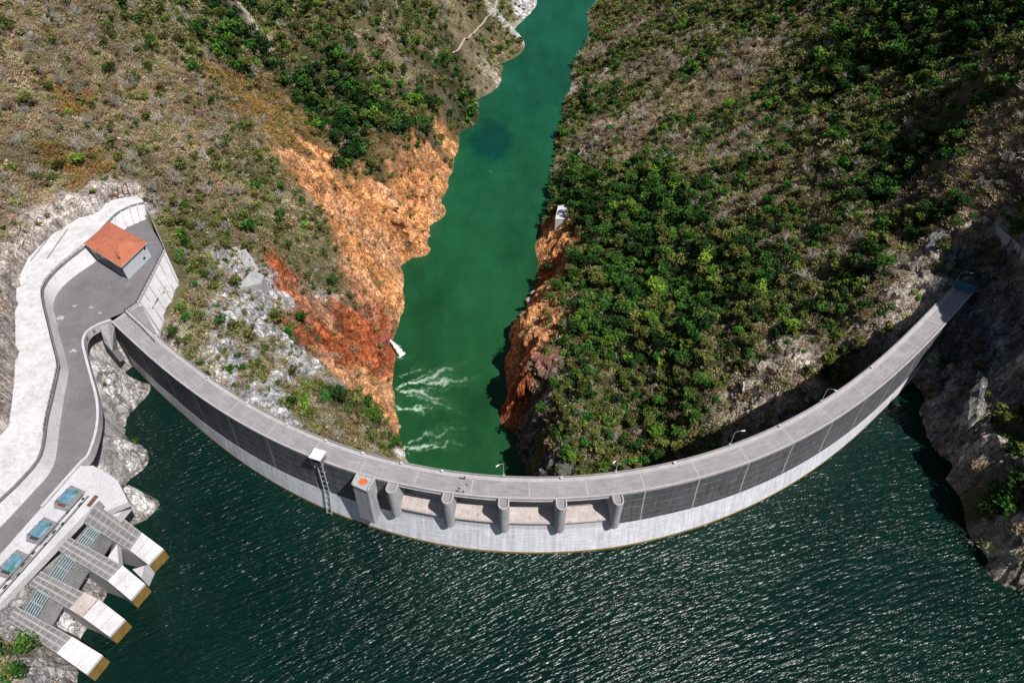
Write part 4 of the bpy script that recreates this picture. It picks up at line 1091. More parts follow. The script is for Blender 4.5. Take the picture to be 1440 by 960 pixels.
mb.face([d, a, b_, c]); mb.face([b_, c, c + [0, 0, -8], b_ + [0, 0, -8]]); mb.face([d, c, c + [0, 0, -8], d + [0, 0, -8]]); mb.face([d, a, a + [0, 0, -8], d + [0, 0, -8]])
tag(mb.build('concrete_wedge', M['white_conc']), 'white concrete wedge at the lake end between the first two piers', 'wedge')
# sloped slab beside the apron
mb = MB(); q = [at(146,716,-.3), at(166,677,-.2), at(182,706,-4), at(164,727,-4.5)]
mb.solid([p + [0, 0, -3] for p in q] + q); tag(mb.build('sloped_slab', M['white_conc']), 'pale sloped concrete slab on the shore next to the first pier', 'slab')

# ------------------------------------------------------------------ lamps, people and small things on the crest
LAMPS = [((708,674), (-1.3, -.8), 'street lamp on the parapet above the middle spillway pier'), ((867,671), (-1.0, -.9), 'street lamp on the parapet above the rightmost spillway pier'), ((1030,634), (2.0, .2), 'street lamp right of the spillway beside green bushes'),
         ((1168,579), (1.7, -1.0), 'street lamp on the right half of the crest over a deep shadow'), ((1357,409), (2.6, -.8), 'street lamp at the far right end of the dam crest')]
for (px, py), (dx, dy), lab in LAMPS:
    ph = phi_of(px, py); c = crest(ph, -W_DECK - .15, .75); t = empty('street_lamp', c); tag(t, lab, 'street lamp', 'lamps along the dam crest')
    mb = MB(c); mb.box(c + [0, 0, .15], (.7, .7, .5)); mb.build('base', M['kerb'], t)
    mb = MB(c); mb.bar(c + [0, 0, .3], c + [0, 0, 6.0], .10, 6, .065); mb.build('pole', M['lamp'], t)
    mb = MB(c)
    arm = [c + [0, 0, 5.9], c + [dx * .35, dy * .35, 6.5], c + [dx * .7, dy * .7, 6.75], c + [dx, dy, 6.7]]
    for a, b_ in zip(arm[:-1], arm[1:]): mb.bar(a, b_, .055, 5)
    mb.build('arm', M['lamp'], t)
    u = np.array([dx, dy, 0]) / math.hypot(dx, dy); e = arm[-1]
    mb = MB(c); mb.bar(e - u * .2, e + u * .9 + [0, 0, -.05], .14, 8, .21); mb.build('lamp_head', M['lamp_head'], t)
for k, (px, py) in enumerate([(233,468),(289,536),(340,575),(396,608),(455,627),(506,648),(563,658),(621,668),(790,676),(950,656),(1101,607),(1235,525)]):
    ph = phi_of(px, py); c = crest(ph, -W_DECK + .35, .22); t = (PH0, ph)
    mb = MB(c); mb.box(c + [0, 0, .35], (.6, .5, .7), ph); mb.box(c + [0, 0, .75], (.75, .65, .12), ph); 
    o = mb.build('lamp_plinth', M['white_conc']); o.location = tuple(c); tag(o, 'small white concrete plinth on the footway along the dam crest', 'plinth', 'white plinths on the crest footway')

# people on the crest road
def make_person():
    V = [(0,0,.95),(0,0,1.15),(0,0,1.38),(0,0,1.5),(0,0,1.63),(0,.02,1.72),(.1,0,.9),(.11,.03,.5),(.12,0,.09),(.12,.13,.04),(-.1,0,.9),(-.11,.03,.5),(-.12,-.02,.09),(-.12,.11,.04),(.19,0,1.4),(.25,0,1.12),(.25,.1,.88),(.25,.14,.80),(-.19,0,1.4),(-.25,0,1.12),(-.24,.1,.88),(-.24,.14,.80)]
    E_ = [(0,1),(1,2),(2,3),(3,4),(4,5),(0,6),(6,7),(7,8),(8,9),(0,10),(10,11),(11,12),(12,13),(2,14),(14,15),(15,16),(16,17),(2,18),(18,19),(19,20),(20,21)]
    rad = [.15,.14,.15,.055,.095,.085,.09,.062,.045,.045,.09,.062,.045,.045,.065,.045,.035,.03,.065,.045,.035,.03]
    me = bpy.data.meshes.new('person'); me.from_pydata(V, E_, []); o = bpy.data.objects.new('person', me); COL.objects.link(o)
    md = o.modifiers.new('skin', 'SKIN'); 
    for i, v_ in enumerate(me.skin_vertices[0].data):
        v_.radius = (rad[i] * (1.25 if i in (0, 1, 2) else 1), rad[i] * (.8 if i in (0, 1, 2) else 1)); v_.use_root = i == 0
    sb = o.modifiers.new('sub', 'SUBSURF'); sb.levels = 1; sb.render_levels = 1
    dg = bpy.context.evaluated_depsgraph_get(); m2 = bpy.data.meshes.new_from_object(o.evaluated_get(dg)); bpy.data.objects.remove(o); bpy.data.meshes.remove(me)
    m2.name = 'person'
    return m2
pm = make_person()
PEOPLE = [((649.6,673.5),'white_cloth','navy_cloth','person in white top standing at the parapet, left of a companion in black',.2), ((653.8,674),'black_cloth','black_cloth','person in black standing at the parapet beside one in white',.4), ((658.3,683),'white_cloth','grey_cloth','person in white standing alone in the middle of the crest road',2.0),
          ((647.3,687.5),'white_cloth','black_cloth','person in white top walking left of the group on the crest',3.0), ((645.3,692),'grey_cloth','navy_cloth','person in grey top standing near the upstream kerb at the left',1.0), ((652,694),'black_cloth','orange_cloth','person in black top leaning at the upstream kerb above the second bay',-.4)]
for (px, py), top_, leg_, lab, rz in PEOPLE:
    c = at(px, py, 0.0); ph, r = polar(c); 
    z = .22 if r - r0(ph) < -W_DECK + 1.25 else .0
    me = pm.copy()
    for k in ('skin', top_, leg_): me.materials.append(M[k])
    for p in me.polygons:
        z_ = p.center.z; ax = abs(p.center.x)
        p.material_index = 0 if z_ > 1.47 or (ax > .2 and z_ < 1.1) else (1 if z_ > .93 else 2)
        p.use_smooth = True
    o = link('person', me); o.location = (c[0], c[1], z); o.rotation_euler = (0, 0, rz); tag(o, lab, 'person', 'people on the dam crest')
    hb = bmesh.new(); bmesh.ops.create_uvsphere(hb, u_segments=10, v_segments=6, radius=.115, matrix=Matrix.Translation((0, -.015, 1.70))); 
    bmesh.ops.delete(hb, geom=[v_ for v_ in hb.verts if v_.co.z < 1.66 and v_.co.y > 0], context='VERTS')
    hm = bpy.data.meshes.new('hair'); hb.to_mesh(hm); hb.free(); link('hair', hm, M['hair'], o)
# gate at the right end of the crest
ph = PH1 - .004; c = crest(ph, -W_DECK / 2, 0); ux = np.array([math.cos(ph), math.sin(ph), 0]); uy = np.array([math.sin(ph), -math.cos(ph), 0])
t = empty('crest_gate', c); tag(t, 'blue steel gate closing the shaded right end of the crest road', 'gate')
for s_ in (-3.0, 3.0):
    mb = MB(c); q = c + uy * s_; mb.bar(q, q + [0, 0, 2.9], .2, 6); mb.build('post', M['gate_blue'], t)
for s_ in (-1.45, 1.45):
    mb = MB(c); P_ = []
    for z in (.15, 2.6):
        for x, y in ((-.06, -1.35), (.06, -1.35), (.06, 1.35), (-.06, 1.35)): P_.append(c + ux * x + uy * (s_ + y) + [0, 0, z])
    mb.solid(P_); mb.build('leaf_panel', M['gate_blue'], t)
mb = MB(c); mb.solid([c + ux * x + uy * y + [0, 0, z] for z in (2.9, 3.15) for x, y in ((-.9, -3.4), (.9, -3.4), (.9, 3.4), (-.9, 3.4))]); mb.build('canopy', M['gate_blue'], t)

# ------------------------------------------------------------------ things on the gorge sides
# concrete chute and thrust block on the left slope
a, b_, c2, d2 = hit(328,352), hit(345,349), hit(374,398), hit(352,388)
t = empty('concrete_chute', hit(352,388)); tag(t, 'grey concrete chute and pale block above the red cliff on the left slope', 'chute'); O = np.array(t.location)
mb = MB(O); mb.solid([p + [0, 0, -3] for p in (a, b_, c2, d2)] + [p + [0, 0, 1.6] for p in (a, b_, c2, d2)]); mb.build('chute_slab', M['grey_conc'], t)
q = [hit(333,408), hit(352,386), hit(375,398), hit(371,412)]; ztop = q[1][2] + 1.2
mb = MB(O); mb.solid([p + [0, 0, -4] for p in q] + [np.array([p[0], p[1], max(p[2] + 1.0, ztop - 3)]) for p in q]); mb.build('thrust_block', M['grey_conc'], t)
# bottom outlet with its jet
p0 = hit(515,479); p1 = hit(541,476)
oz = max(p1[2] + .5, -104); t = empty('outlet_conduit', (p1[0], p1[1], oz)); tag(t, 'red stained concrete outlet conduit jutting from the orange cliff', 'outlet'); O = np.array(t.location)
dd = (p1 - p0) * [1, 1, 0]; dd /= np.linalg.norm(dd); nn = np.array([-dd[1], dd[0], 0])
s0 = p1 - dd * 14; s1 = p1 + dd * 1.5
def qpt(s_, n, z): return s_ + nn * n + np.array([0, 0, z]) - np.array([0, 0, s_[2]])
mb = MB(O); mb.solid([qpt(s0, -2.4, oz - 6), qpt(s1, -2.4, oz - 6), qpt(s1, 2.4, oz - 6), qpt(s0, 2.4, oz - 6), qpt(s0, -2.4, oz + 2.2), qpt(s1, -2.4, oz + 1.2), qpt(s1, 2.4, oz + 1.2), qpt(s0, 2.4, oz + 2.2)]); mb.build('conduit', M['red_conc'], t)
mb = MB(O); q = s1 - dd * 4; mb.solid([qpt(q, -3.2, oz - 6), qpt(s1 + dd * .4, -3.2, oz - 6), qpt(s1 + dd * .4, -2.45, oz - 6), qpt(q, -2.45, oz - 6), qpt(q, -3.2, oz + 2.0), qpt(s1 + dd * .4, -3.2, oz + 1.4), qpt(s1 + dd * .4, -2.45, oz + 1.4), qpt(q, -2.45, oz + 2.0)]); mb.build('wing_wall', M['red_conc'], t)
m, nt, b = nmat('white_water'); b.inputs['Base Color'].default_value = (.78, .82, .82, 1); b.inputs['Roughness'].default_value = .6; bump(nt, b, noise(nt, 1.6, 5, .7), .8, .5); M['foam'] = m
js = qpt(s1, 0, oz - .8); je = at(566,500,ZRIV)
V_, F_ = [], []
n1_, n2_ = 26, 14
for i in range(n1_):
    f = i / (n1_ - 1); cpt = js * (1 - f) + je * f; cpt = cpt + np.array([0, 0, 2.0 * math.sin(f * math.pi) - 0.6 * f])
    ax_ = (je - js) / np.linalg.norm(je - js); sd_ = np.cross(ax_, [0, 0, 1]); sd_ /= np.linalg.norm(sd_); up_ = np.cross(sd_, ax_)
    for j in range(n2_):
        t_ = j / n2_ * 2 * math.pi; r_ = (.45 + 1.5 * f ** 1.5) * (1 + .35 * math.sin(5 * t_ + i * 1.3) * f + .25 * random.uniform(-1, 1))
        V_.append(cpt + sd_ * r_ * math.cos(t_) + up_ * r_ * .6 * math.sin(t_))
for i in range(n1_ - 1):
    for j in range(n2_): F_.append((i * n2_ + j, i * n2_ + (j + 1) % n2_, (i + 1) * n2_ + (j + 1) % n2_, (i + 1) * n2_ + j))
me = np_mesh('water_jet', np.array(V_), np.array(F_), smooth=True); o = link('water_jet', me, M['foam']); tag(o, 'white jet of water shooting from the red outlet into the green river', 'water jet')
# pale platform on the right bank
q = [hit(786,290), hit(801,288), hit(797,308), hit(783,308)]; zt = max(p[2] for p in q) + .3; zt = min(zt, -88)
t = empty('concrete_platform', (q[0][0], q[0][1], zt)); tag(t, 'small white concrete platform on the right bank above the orange rock', 'platform'); O = np.array(t.location)
qq = [at(785,290,zt), at(802,288,zt), at(797,309,zt), at(781,309,zt)]
mb = MB(O); mb.prism([p[:2] for p in qq], zt - 12, zt); mb.build('slab', M['white_conc'], t)
mb = MB(O); strip(mb, [*qq, qq[0]], .4, zt, zt + .5); mb.build('kerb', M['kerb'], t)
# guard wall on the right cliff road
gl = [hit(1381,308), hit(1398,320), hit(1416,336), hit(1432,350), hit(1446,362)]
t = empty('guard_wall', gl[0]); tag(t, 'dark double rail guard wall along the cliff road at the right edge', 'guard wall'); O = gl[0]
for k in range(2):
    sh = np.array([1.6 * k, 1.2 * k, 0])
    mb = MB(O)
    for a, b_ in zip(gl[:-1], gl[1:]): strip(mb, [a + sh, b_ + sh], .6, [a[2] - 3, b_[2] - 3], [a[2] + 1.6, b_[2] + 1.6])
    mb.build('wall_strip', M['steel' if k else 'grey_conc'], t)
# pale mast beyond the left ridge
c = hit(556,14); t = empty('lattice_mast', c); tag(t, 'pale lattice mast standing among trees on the ridge beyond the gully', 'mast')
for sx, sy in ((-1, -1), (1, -1), (1, 1), (-1, 1)):
    mb = MB(c); mb.bar(c + [sx * 1.6, sy * 1.6, -1], c + [sx * .4, sy * .4, 22], .16, 4); mb.build('leg', M['lamp'], t)
for k in range(7):
    z = k * 3.0; r_ = 1.6 - 1.2 * (z + 1) / 23; r2_ = 1.6 - 1.2 * (z + 4) / 23
    mb = MB(c)
    for i in range(4):
        s_ = ((-1, -1), (1, -1), (1, 1), (-1, 1)); a, b_ = s_[i], s_[(i + 1) % 4]
        mb.bar(c + [a[0] * r_, a[1] * r_, z], c + [b_[0] * r2_, b_[1] * r2_, z + 3], .1, 4)
    mb.build('bracing', M['lamp'], t)
# small boat
c = at(695,117,ZRIV + .25); t = empty('boat', c, .6); tag(t, 'tiny white boat on the green river far upstream of the bend', 'boat')
mb = MB(); sec = [(-2.2, .75), (-1, .9), (.6, .85), (1.8, .5), (2.7, .03)]
for (x0, w0_), (x1, w1_) in zip(sec[:-1], sec[1:]):
    for s_ in (-1, 1): mb.face([(x0, s_ * w0_, .5), (x1, s_ * w1_, .5 + .05 * (x1 > 2)), (x1, s_ * w1_ * .5, -.3), (x0, s_ * w0_ * .5, -.3)])
    mb.face([(x0, -w0_ * .5, -.25), (x1, -w1_ * .5, -.25), (x1, w1_ * .5, -.25), (x0, w0_ * .5, -.25)])
mb.face([(-2.2, -.75, .5), (-2.2, .75, .5), (-2.2, .4, -.3), (-2.2, -.4, -.3)]); mb.build('hull', M['white_conc'], t)
for x in (-1.2, .3):
    mb = MB(); mb.box((x, 0, .35), (.35, 1.5, .08)); mb.build('seat', M['bark'], t)
# dirt track high on the left
TRK = [hit(x, y) for x, y in [(703,-12),(697,8),(686,24),(672,40),(660,52),(648,64),(636,76)]]; TRK = curve(TRK, 6)
for p in TRK: p[2] = hgt(p[0], p[1]) + .5
mb = MB()
for a, b_ in zip(TRK[:-1], TRK[1:]):
    d = (b_ - a) * [1, 1, 0]; d /= np.linalg.norm(d); n_ = np.array([-d[1], d[0], 0]) * 1.7
    mb.face([a - n_, b_ - n_, b_ + n_, a + n_])
M['dirt'] = concrete('dirt', (.42, .33, .25), (.5, .41, .32), (.33, .25, .18), scale=.3)
tag(mb.build('path', M['dirt']), kind='structure')
# ------------------------------------------------------------------ boulders at the water's edge
bv = []
for k in range(5):
    bm = bmesh.new(); bmesh.ops.create_icosphere(bm, subdivisions=3, radius=1)
    co = np.array([v_.co[:] for v_ in bm.verts]); q = 1 + .28 * ridged(co[:, 0] * .9 + k * 9, co[:, 1] * .9, co[:, 2] * .9, s=k, o=3)
    for v_, s_ in zip(bm.verts, q): v_.co = v_.co * float(s_); v_.co.z *= .7
    me = bpy.data.meshes.new('boulder'); bm.to_mesh(me); bm.free(); me.materials.append(M['stone']); bv.append(me)
ROCKS = [(598,343,1.3),(593,352,1.0),(603,332,1.1),(612,300,1.2),(618,283,1.3),(585,361,1.2),(571,372,1.4),(563,372,1.0),(567,650,2.0),(572,642,1.6),(566,630,1.3),(574,655,1.8),(560,600,1.1),(735,432,2.6),(745,424,2.2),(728,446,1.8),(738,441,1.6),(750,412,1.5),(712,52,1.6),(716,44,1.4),(700,90,1.3),(690,108,1.4),(1337,518,1.5),(1343,745,2.0),(1350,752,1.7),(1362,765,1.6),(205,735,1.3),(208,690,1.2),(200,590,1.2),(820,70,1.8),(829,190,1.6),(784,212,1.3)]
for k, (px, py, s_) in enumerate(ROCKS):
    p = hit(px, py); o = bpy.data.objects.new('boulder', bv[k % 5]); COL.objects.link(o)
    o.location = (p[0], p[1], p[2] + .2 * s_); o.scale = (s_, s_ * random.uniform(.8, 1.2), s_); o.rotation_euler = (0, 0, random.uniform(0, 6))
    lab = 'tan angular boulder at the foot of the left bank' if px < 720 and py > 200 else ('tan boulder on the right bank shore' if px >= 720 else 'tan boulder on the white far shore of the river')
    if py > 500 and px < 300: lab = 'tan boulder at the lake edge below the road'
    if py > 500 and px > 1300: lab = 'tan boulder at the foot of the right lake cliff'
    tag(o, lab, 'boulder', lab.replace('boulder', 'boulders'))

# ------------------------------------------------------------------ vegetation
PAL = {'green': (.062,.138,.027), 'bright': (.15,.26,.035), 'dark': (.030,.066,.020), 'olive': (.145,.162,.044), 'ochre': (.19,.155,.07), 'grey': (.45,.41,.36), 'brown': (.31,.235,.16)}
def quads_from(C, size, rng, up=.45):
    n = len(C); N = rng.normal(size=(n, 3)); N[:, 2] = np.abs(N[:, 2]) + up; N /= np.linalg.norm(N, axis=1, keepdims=True)
    T = np.cross(N, rng.normal(size=(n, 3))); T /= np.linalg.norm(T, axis=1, keepdims=True); B = np.cross(N, T)
    s_ = size * rng.uniform(.6, 1.35, (n, 1)); k = rng.uniform(.5, .9, (n, 1))
    V = np.stack([C - T * s_, C - B * s_ * k, C + T * s_, C + B * s_ * k], 1)
    return V.reshape(-1, 3)
def crown_unit(seed, n, size, flat=1.0):
    rng = np.random.default_rng(seed); nl = rng.integers(7, 11)
    ang = rng.uniform(0, 6.283, nl) ; rr = np.sqrt(rng.uniform(0, 1, nl)) * .66
    L = np.stack([rr * np.cos(ang), rr * np.sin(ang), (1.15 + .5 * (1 - rr) + rng.uniform(-.35, .25, nl)) * flat], 1)
    lr = rng.uniform(.26, .46, nl); lb = rng.uniform(.68, 1.4, nl)
    w_ = lr ** 2 / (lr ** 2).sum(); k = rng.choice(nl, n, p=w_)
    d = rng.normal(size=(n, 3)); d[:, 2] = d[:, 2] * .8 + .25; d /= np.linalg.norm(d, axis=1, keepdims=True)
    rad = lr[k, None] * rng.uniform(.72, 1.12, (n, 1)); C = L[k] + d * rad * [1, 1, .8]
    V = quads_from(C, size, rng)
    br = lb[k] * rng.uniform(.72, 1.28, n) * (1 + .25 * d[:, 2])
    return V, np.repeat(br, 4)
def trunk_unit(seed, h=1.2, r=.07):
    rng = np.random.default_rng(seed); V = []
    def limb(a, b_, r1, r2):
        a, b_ = np.array(a), np.array(b_); d = b_ - a; u = np.cross(d, [.3, 1, .2]); u /= np.linalg.norm(u); w_ = np.cross(d / np.linalg.norm(d), u)
        cs = [(math.cos(t), math.sin(t)) for t in (0, 2.094, 4.189)]
        for i in range(3):
            p, q = cs[i], cs[(i + 1) % 3]
            V.extend([a + (u * p[0] + w_ * p[1]) * r1, a + (u * q[0] + w_ * q[1]) * r1, b_ + (u * q[0] + w_ * q[1]) * r2, b_ + (u * p[0] + w_ * p[1]) * r2])
    limb((0, 0, -.4), (0, 0, h * .6), r, r * .75)
    for i in range(4):
        t = i * 1.57 + rng.uniform(0, 1); limb((0, 0, h * rng.uniform(.4, .6)), (.5 * math.cos(t), .5 * math.sin(t), h * rng.uniform(1.0, 1.25)), r * .6, r * .25)
    return np.array(V)
def branch_unit(seed, limbs=13, twigs=7):
    """bare crown: limbs and twigs as thin strips"""
    rng = np.random.default_rng(seed); V = []
    def stripq(a, b_, w1, w2):
        d = b_ - a; u = np.cross(d, rng.normal(size=3)); u /= np.linalg.norm(u) + 1e-9
        V.extend([a - u * w1, a + u * w1, b_ + u * w2, b_ - u * w2])
    for i in range(limbs):
        t = rng.uniform(0, 6.283); el = rng.uniform(.25, 1.35); ln = rng.uniform(.65, 1.1)
        a = np.array([0, 0, rng.uniform(.35, .75)]); d = np.array([math.cos(t) * math.cos(el), math.sin(t) * math.cos(el), math.sin(el)]); m_ = a + d * ln * .5; b_ = a + d * ln + np.array([0, 0, .12])
        stripq(a, m_, .045, .032); stripq(m_, b_, .032, .012)
        for j in range(twigs):
            f = rng.uniform(.3, 1); p = a + (b_ - a) * f; q = d * .6 + rng.normal(size=3) * .55; q[2] += .25; q /= np.linalg.norm(q)
            e = p + q * rng.uniform(.22, .45); stripq(p, e, .018, .007)
            for _ in range(2):
                q2 = q + rng.normal(size=3) * .6; q2 /= np.linalg.norm(q2); g = p + (e - p) * rng.uniform(.4, 1); stripq(g, g + q2 * rng.uniform(.15, .3), .013, .005)
    return np.array(V)
def scrub_unit(seed, n=115):
    """half dome of short twigs"""
    rng = np.random.default_rng(seed)
    d = rng.normal(size=(n, 3)); d[:, 2] = np.abs(d[:, 2]) + .1; d /= np.linalg.norm(d, axis=1, keepdims=True)
    lump = 1 + .28 * fbm(d[:, 0] * 2.2 + seed * 3.1, d[:, 1] * 2.2, d[:, 2] * 2.2, s=seed, o=2)
    r = (rng.uniform(.35, 1.0, (n, 1)) ** .6) * lump[:, None]
    a = d * r * [.95, .95, .8] - [0, 0, .1]
    q = d + rng.normal(size=(n, 3)) * .55; q /= np.linalg.norm(q, axis=1, keepdims=True)
    u = np.cross(q, rng.normal(size=(n, 3))); u /= np.linalg.norm(u, axis=1, keepdims=True); w_ = rng.uniform(.03, .075, (n, 1)); ln = rng.uniform(.18, .42, (n, 1))
    return np.stack([a - u * w_, a + u * w_, a + q * ln], 1).reshape(-1, 3)

RCX = curve([((at(*a, ZRIV) + at(*b_, ZRIV)) / 2)[:2] for a, b_ in zip(LB[1::2], RBK[1::2][:len(LB[1::2])])], 4); RCX = RCX[np.argsort(RCX[:, 1])]
def right_bank(x, y): return x > np.interp(y, RCX[:, 1], RCX[:, 0])
steepF = steep
def sgrid(A_, x, y):
    i = np.clip(np.searchsorted(AX, x) - 1, 0, len(AX) - 2); j = np.clip(np.searchsorted(AY, y) - 1, 0, len(AY) - 2)
    return A_[j, i]
def scatter(step, probs, seed, far=1.5):
    rng = np.random.default_rng(seed)
    out = []
    for x0, x1, y0, y1, s_ in ((-300, 300, 40, 430, step), (-420, 480, 430, 980, step * far)):
        X, Y = np.meshgrid(np.arange(x0, x1, s_), np.arange(y0, y1, s_))
        X = (X + rng.uniform(-.5, .5, X.shape) * s_).ravel(); Y = (Y + rng.uniform(-.5, .5, Y.shape) * s_).ravel(); out.append((X, Y, np.full(X.size, s_ / step)))
    X, Y, S = (np.concatenate(q) for q in zip(*out))
    Z = hgt(X, Y); P = np.stack([X, Y, Z], -1)
    px, py, dp = project(P)
    ok = (px > -170) & (px < 1610) & (py > -110) & (py < 1120)
    a, r = polar(P); o_ = r - r0(np.clip(a, PH0, PH1)); ind = (a > PH0 - .03) & (a < PH1 + .02)
    up_side = np.where(ind, o_ > -3, Y < np.where(X < 0, 178, 171))
    ok &= ~(ind & (o_ > -11) & (o_ < 4))
    ok &= Z > np.where(up_side, ZRES + 1.5, ZRIV + 1.0)
    ok &= ~sgrid(paved, X, Y)
    for poly in (PARK, TERR, PLAT): 
        ok &= ~inside(poly, X, Y)
    ok &= seg_dist(TRK, X, Y) > 3.2
    ok &= seg_dist(OWb, X, Y) > 3.5
    ok &= ~((np.hypot(X - q_pad[0], Y - q_pad[1]) < 7))
    X, Y, Z, S = X[ok], Y[ok], Z[ok], S[ok]
    Wt = cover(X, Y); pr = Wt @ np.array([probs.get(c, 0) for c in CLS]); st = sgrid(steepF, X, Y)
    pr = pr * np.clip(1.2 - np.maximum(st - .42, 0) / .35, .3, 1)
    k = rng.uniform(size=X.size) < pr
    P = np.stack([X, Y, Z], -1)[k]; Wt = Wt[k]; S = S[k]
    v_ = visible(P, 9.0)
    P, Wt, S = P[v_], Wt[v_], S[v_]
    cl = np.array([rng.choice(len(CLS), p=w_) for w_ in Wt ** 2 / (Wt ** 2).sum(1, keepdims=True)])
    return P, cl, S, rng
q_pad = at(792,299,zt)[:2]
def pick(cl, rng, table):
    return np.array([rng.choice(list(table[CLS[c]].keys()), p=np.array(list(table[CLS[c]].values())) / sum(table[CLS[c]].values())) for c in cl])
def merged(name, units, cols, P, R_, var, colr, k, rng, mat, sz=None):
    """one mesh out of many copies of the unit shapes"""
    Vs, Cs = [], []
    for u in range(len(units)):
        s_ = np.where(var == u)[0]
        if not len(s_): continue
        V = units[u]; t = rng.uniform(0, 6.283, len(s_)); c_, n_ = np.cos(t)[:, None], np.sin(t)[:, None]
        x = (V[None, :, 0] * c_ - V[None, :, 1] * n_) * R_[s_, None]; y = (V[None, :, 0] * n_ + V[None, :, 1] * c_) * R_[s_, None]
        z = V[None, :, 2] * (R_[s_, None] if sz is None else sz[s_, None])
        Vs.append((np.stack([x, y, z], -1) + P[s_, None]).reshape(-1, 3)); Cs.append((cols[u][None] * colr[s_, None, :]).reshape(-1, 3))
    V = np.concatenate(Vs); C_ = np.concatenate(Cs); F = np.arange(len(V)).reshape(-1, k)
    return link(name, np_mesh(name, V, F, C_), M[mat])

# --- leafy trees
TP = {'F': {'olive': 5, 'green': 3, 'bright': .6, 'dark': 1, 'ochre': .8}, 'T': {'green': 4.5, 'dark': 2, 'bright': 1, 'olive': 2.5}, 'D': {'dark': 6, 'green': 2.5, 'olive': 1.2}, 'L': {'olive': 6, 'green': 1.5, 'bright': .4, 'ochre': 1, 'dark': .3}, 'S': {'olive': 5, 'ochre': 1.6, 'green': .6, 'bright': .2}, 'B': {'olive': 4, 'ochre': 1.5, 'green': 1}, 'Y': {'ochre': 5, 'olive': 2, 'bright': .6}}
for c in 'ORGPMKQ': TP[c] = {'olive': 4, 'green': 2, 'ochre': .6}
P, cl, S, rng = scatter(4.1, {'T': .98, 'D': .98, 'F': .93, 'L': .6, 'S': .14, 'B': .34, 'Y': .10, 'M': .05, 'G': .05, 'Q': .06, 'R': .01}, 21)
pal = pick(cl, rng, TP)
isT = np.isin(cl, [CLS.index('T'), CLS.index('D')])
RAD = np.where(isT, 1.9 + 3.6 * rng.uniform(size=len(P)) ** 1.7, 1.5 + 2.2 * rng.uniform(size=len(P)) ** 1.4) * np.sqrt(S)
# trees the picture names one by one
SPEC = [((1020,158),'bright',4.6,'bright lime green tree standing out among grey bare scrub, upper right'), ((113,238),'bright',3.6,'round bright green tree in brown scrub above the rock cut'), ((205,145),'bright',2.4,'small bright green tree alone in brown scrub at upper left'),
        ((70,128),'green',2.8,'green tree among bare brown trees near the left edge'), ((330,62),'green',7.5,'broad dark green tree mass beside the shaded gully'), ((945,272),'bright',4.2,'vivid green tree at the upper edge of the right wood'), ((432,545),'bright',2.4,'yellow-green bush low on the grey cliff above the dam'), ((800,652),'bright',3.4,'bright green tree right behind the dam crest near the dark water'), ((44,912),'green',3.6,'dense green bush beside the lowest intake pier'), ((928,520),'bright',3.0,'yellow-green tree in the lower middle of the right wood'), ((1168,68),'green',5.0,'large green tree near the top right corner hollow')]
SP_P = np.array([hit(*s_[0]) for s_ in SPEC])
far_ok = np.min(np.hypot(P[:, None, 0] - SP_P[None, :, 0], P[:, None, 1] - SP_P[None, :, 1]), axis=1) > 4
P, cl, S, pal, RAD = P[far_ok], cl[far_ok], S[far_ok], pal[far_ok], RAD[far_ok]
px, py, dp = project(P + [0, 0, 3]); vis = visible(P, 4.0) & (px > 5) & (px < 1435) & (py > 5) & (py < 955)
# stay clear of what the dam hides
_c = np.array([0, 0, CAM_H]); below = P[:, 2] < -3
tt = (CAM_H - 0) / (CAM_H - P[:, 2]); XY = P[:, :2] * tt[:, None]; aa, rr_ = polar(XY); oo = rr_ - r0(np.clip(aa, PH0, PH1))
hid = below & (aa > PH0) & (aa < PH1) & (oo > -W_DECK - 1.5)
vis &= ~hid
order = np.argsort(-(RAD / dp) * vis); ind = order[:min(285, int(vis.sum()))]
rest = np.setdiff1d(np.arange(len(P)), ind)
LEAFU = [crown_unit(100 + k, 430, .108) for k in range(9)]
TRK_U = [trunk_unit(200 + k) for k in range(3)]
treemesh = {}
def tree_mesh(kind, k):
    if (kind, k) not in treemesh:
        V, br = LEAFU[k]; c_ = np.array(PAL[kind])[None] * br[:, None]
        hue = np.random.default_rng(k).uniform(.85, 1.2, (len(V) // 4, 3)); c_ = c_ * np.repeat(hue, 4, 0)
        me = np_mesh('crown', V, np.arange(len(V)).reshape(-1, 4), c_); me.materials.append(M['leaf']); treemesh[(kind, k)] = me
    return treemesh[(kind, k)]
tkm = []
for U in TRK_U:
    me = np_mesh('trunk', U, np.arange(len(U)).reshape(-1, 4)); me.materials.append(M['bark']); tkm.append(me)
TONE = {'green': 'mid green', 'bright': 'bright yellow-green', 'dark': 'dark green', 'olive': 'dull olive', 'ochre': 'rusty ochre'}
def place_of(c, x, y):
    rb = bool(right_bank(x, y))
    if y < 150: return 'on the rocky right lake shore' if x > 0 else 'on the left lake shore'
    if rb: return 'in the dense wood on the right bank' if CLS[c] in 'TDF' else ('on the rocks behind the right half of the dam' if CLS[c] in 'MGQORPK' else 'among thin scrub on the right hillside')
    if y > 395: return 'on the wooded ridge beyond the gully, left bank'
    return 'on the scrubby left hillside above the river'
def put_tree(p, kind, rad, k, label, group):
    o = bpy.data.objects.new('tree', None); COL.objects.link(o); o.empty_display_size = .5
    o.location = tuple(p); o.rotation_euler = (0, 0, random.uniform(0, 6.28)); s_ = float(rad); o.scale = (s_ * random.uniform(.82, 1.2), s_ * random.uniform(.82, 1.2), s_ * random.uniform(.75, 1.25)); tag(o, label, 'tree', group)
    for nm, me in (('crown', tree_mesh(kind, k)), ('trunk', tkm[k % 3])):
        ch = bpy.data.objects.new(nm, me); COL.objects.link(ch); ch.parent = o
for s_, p in zip(SPEC, SP_P): put_tree(p, s_[1], s_[2], random.randrange(9), s_[3], None)
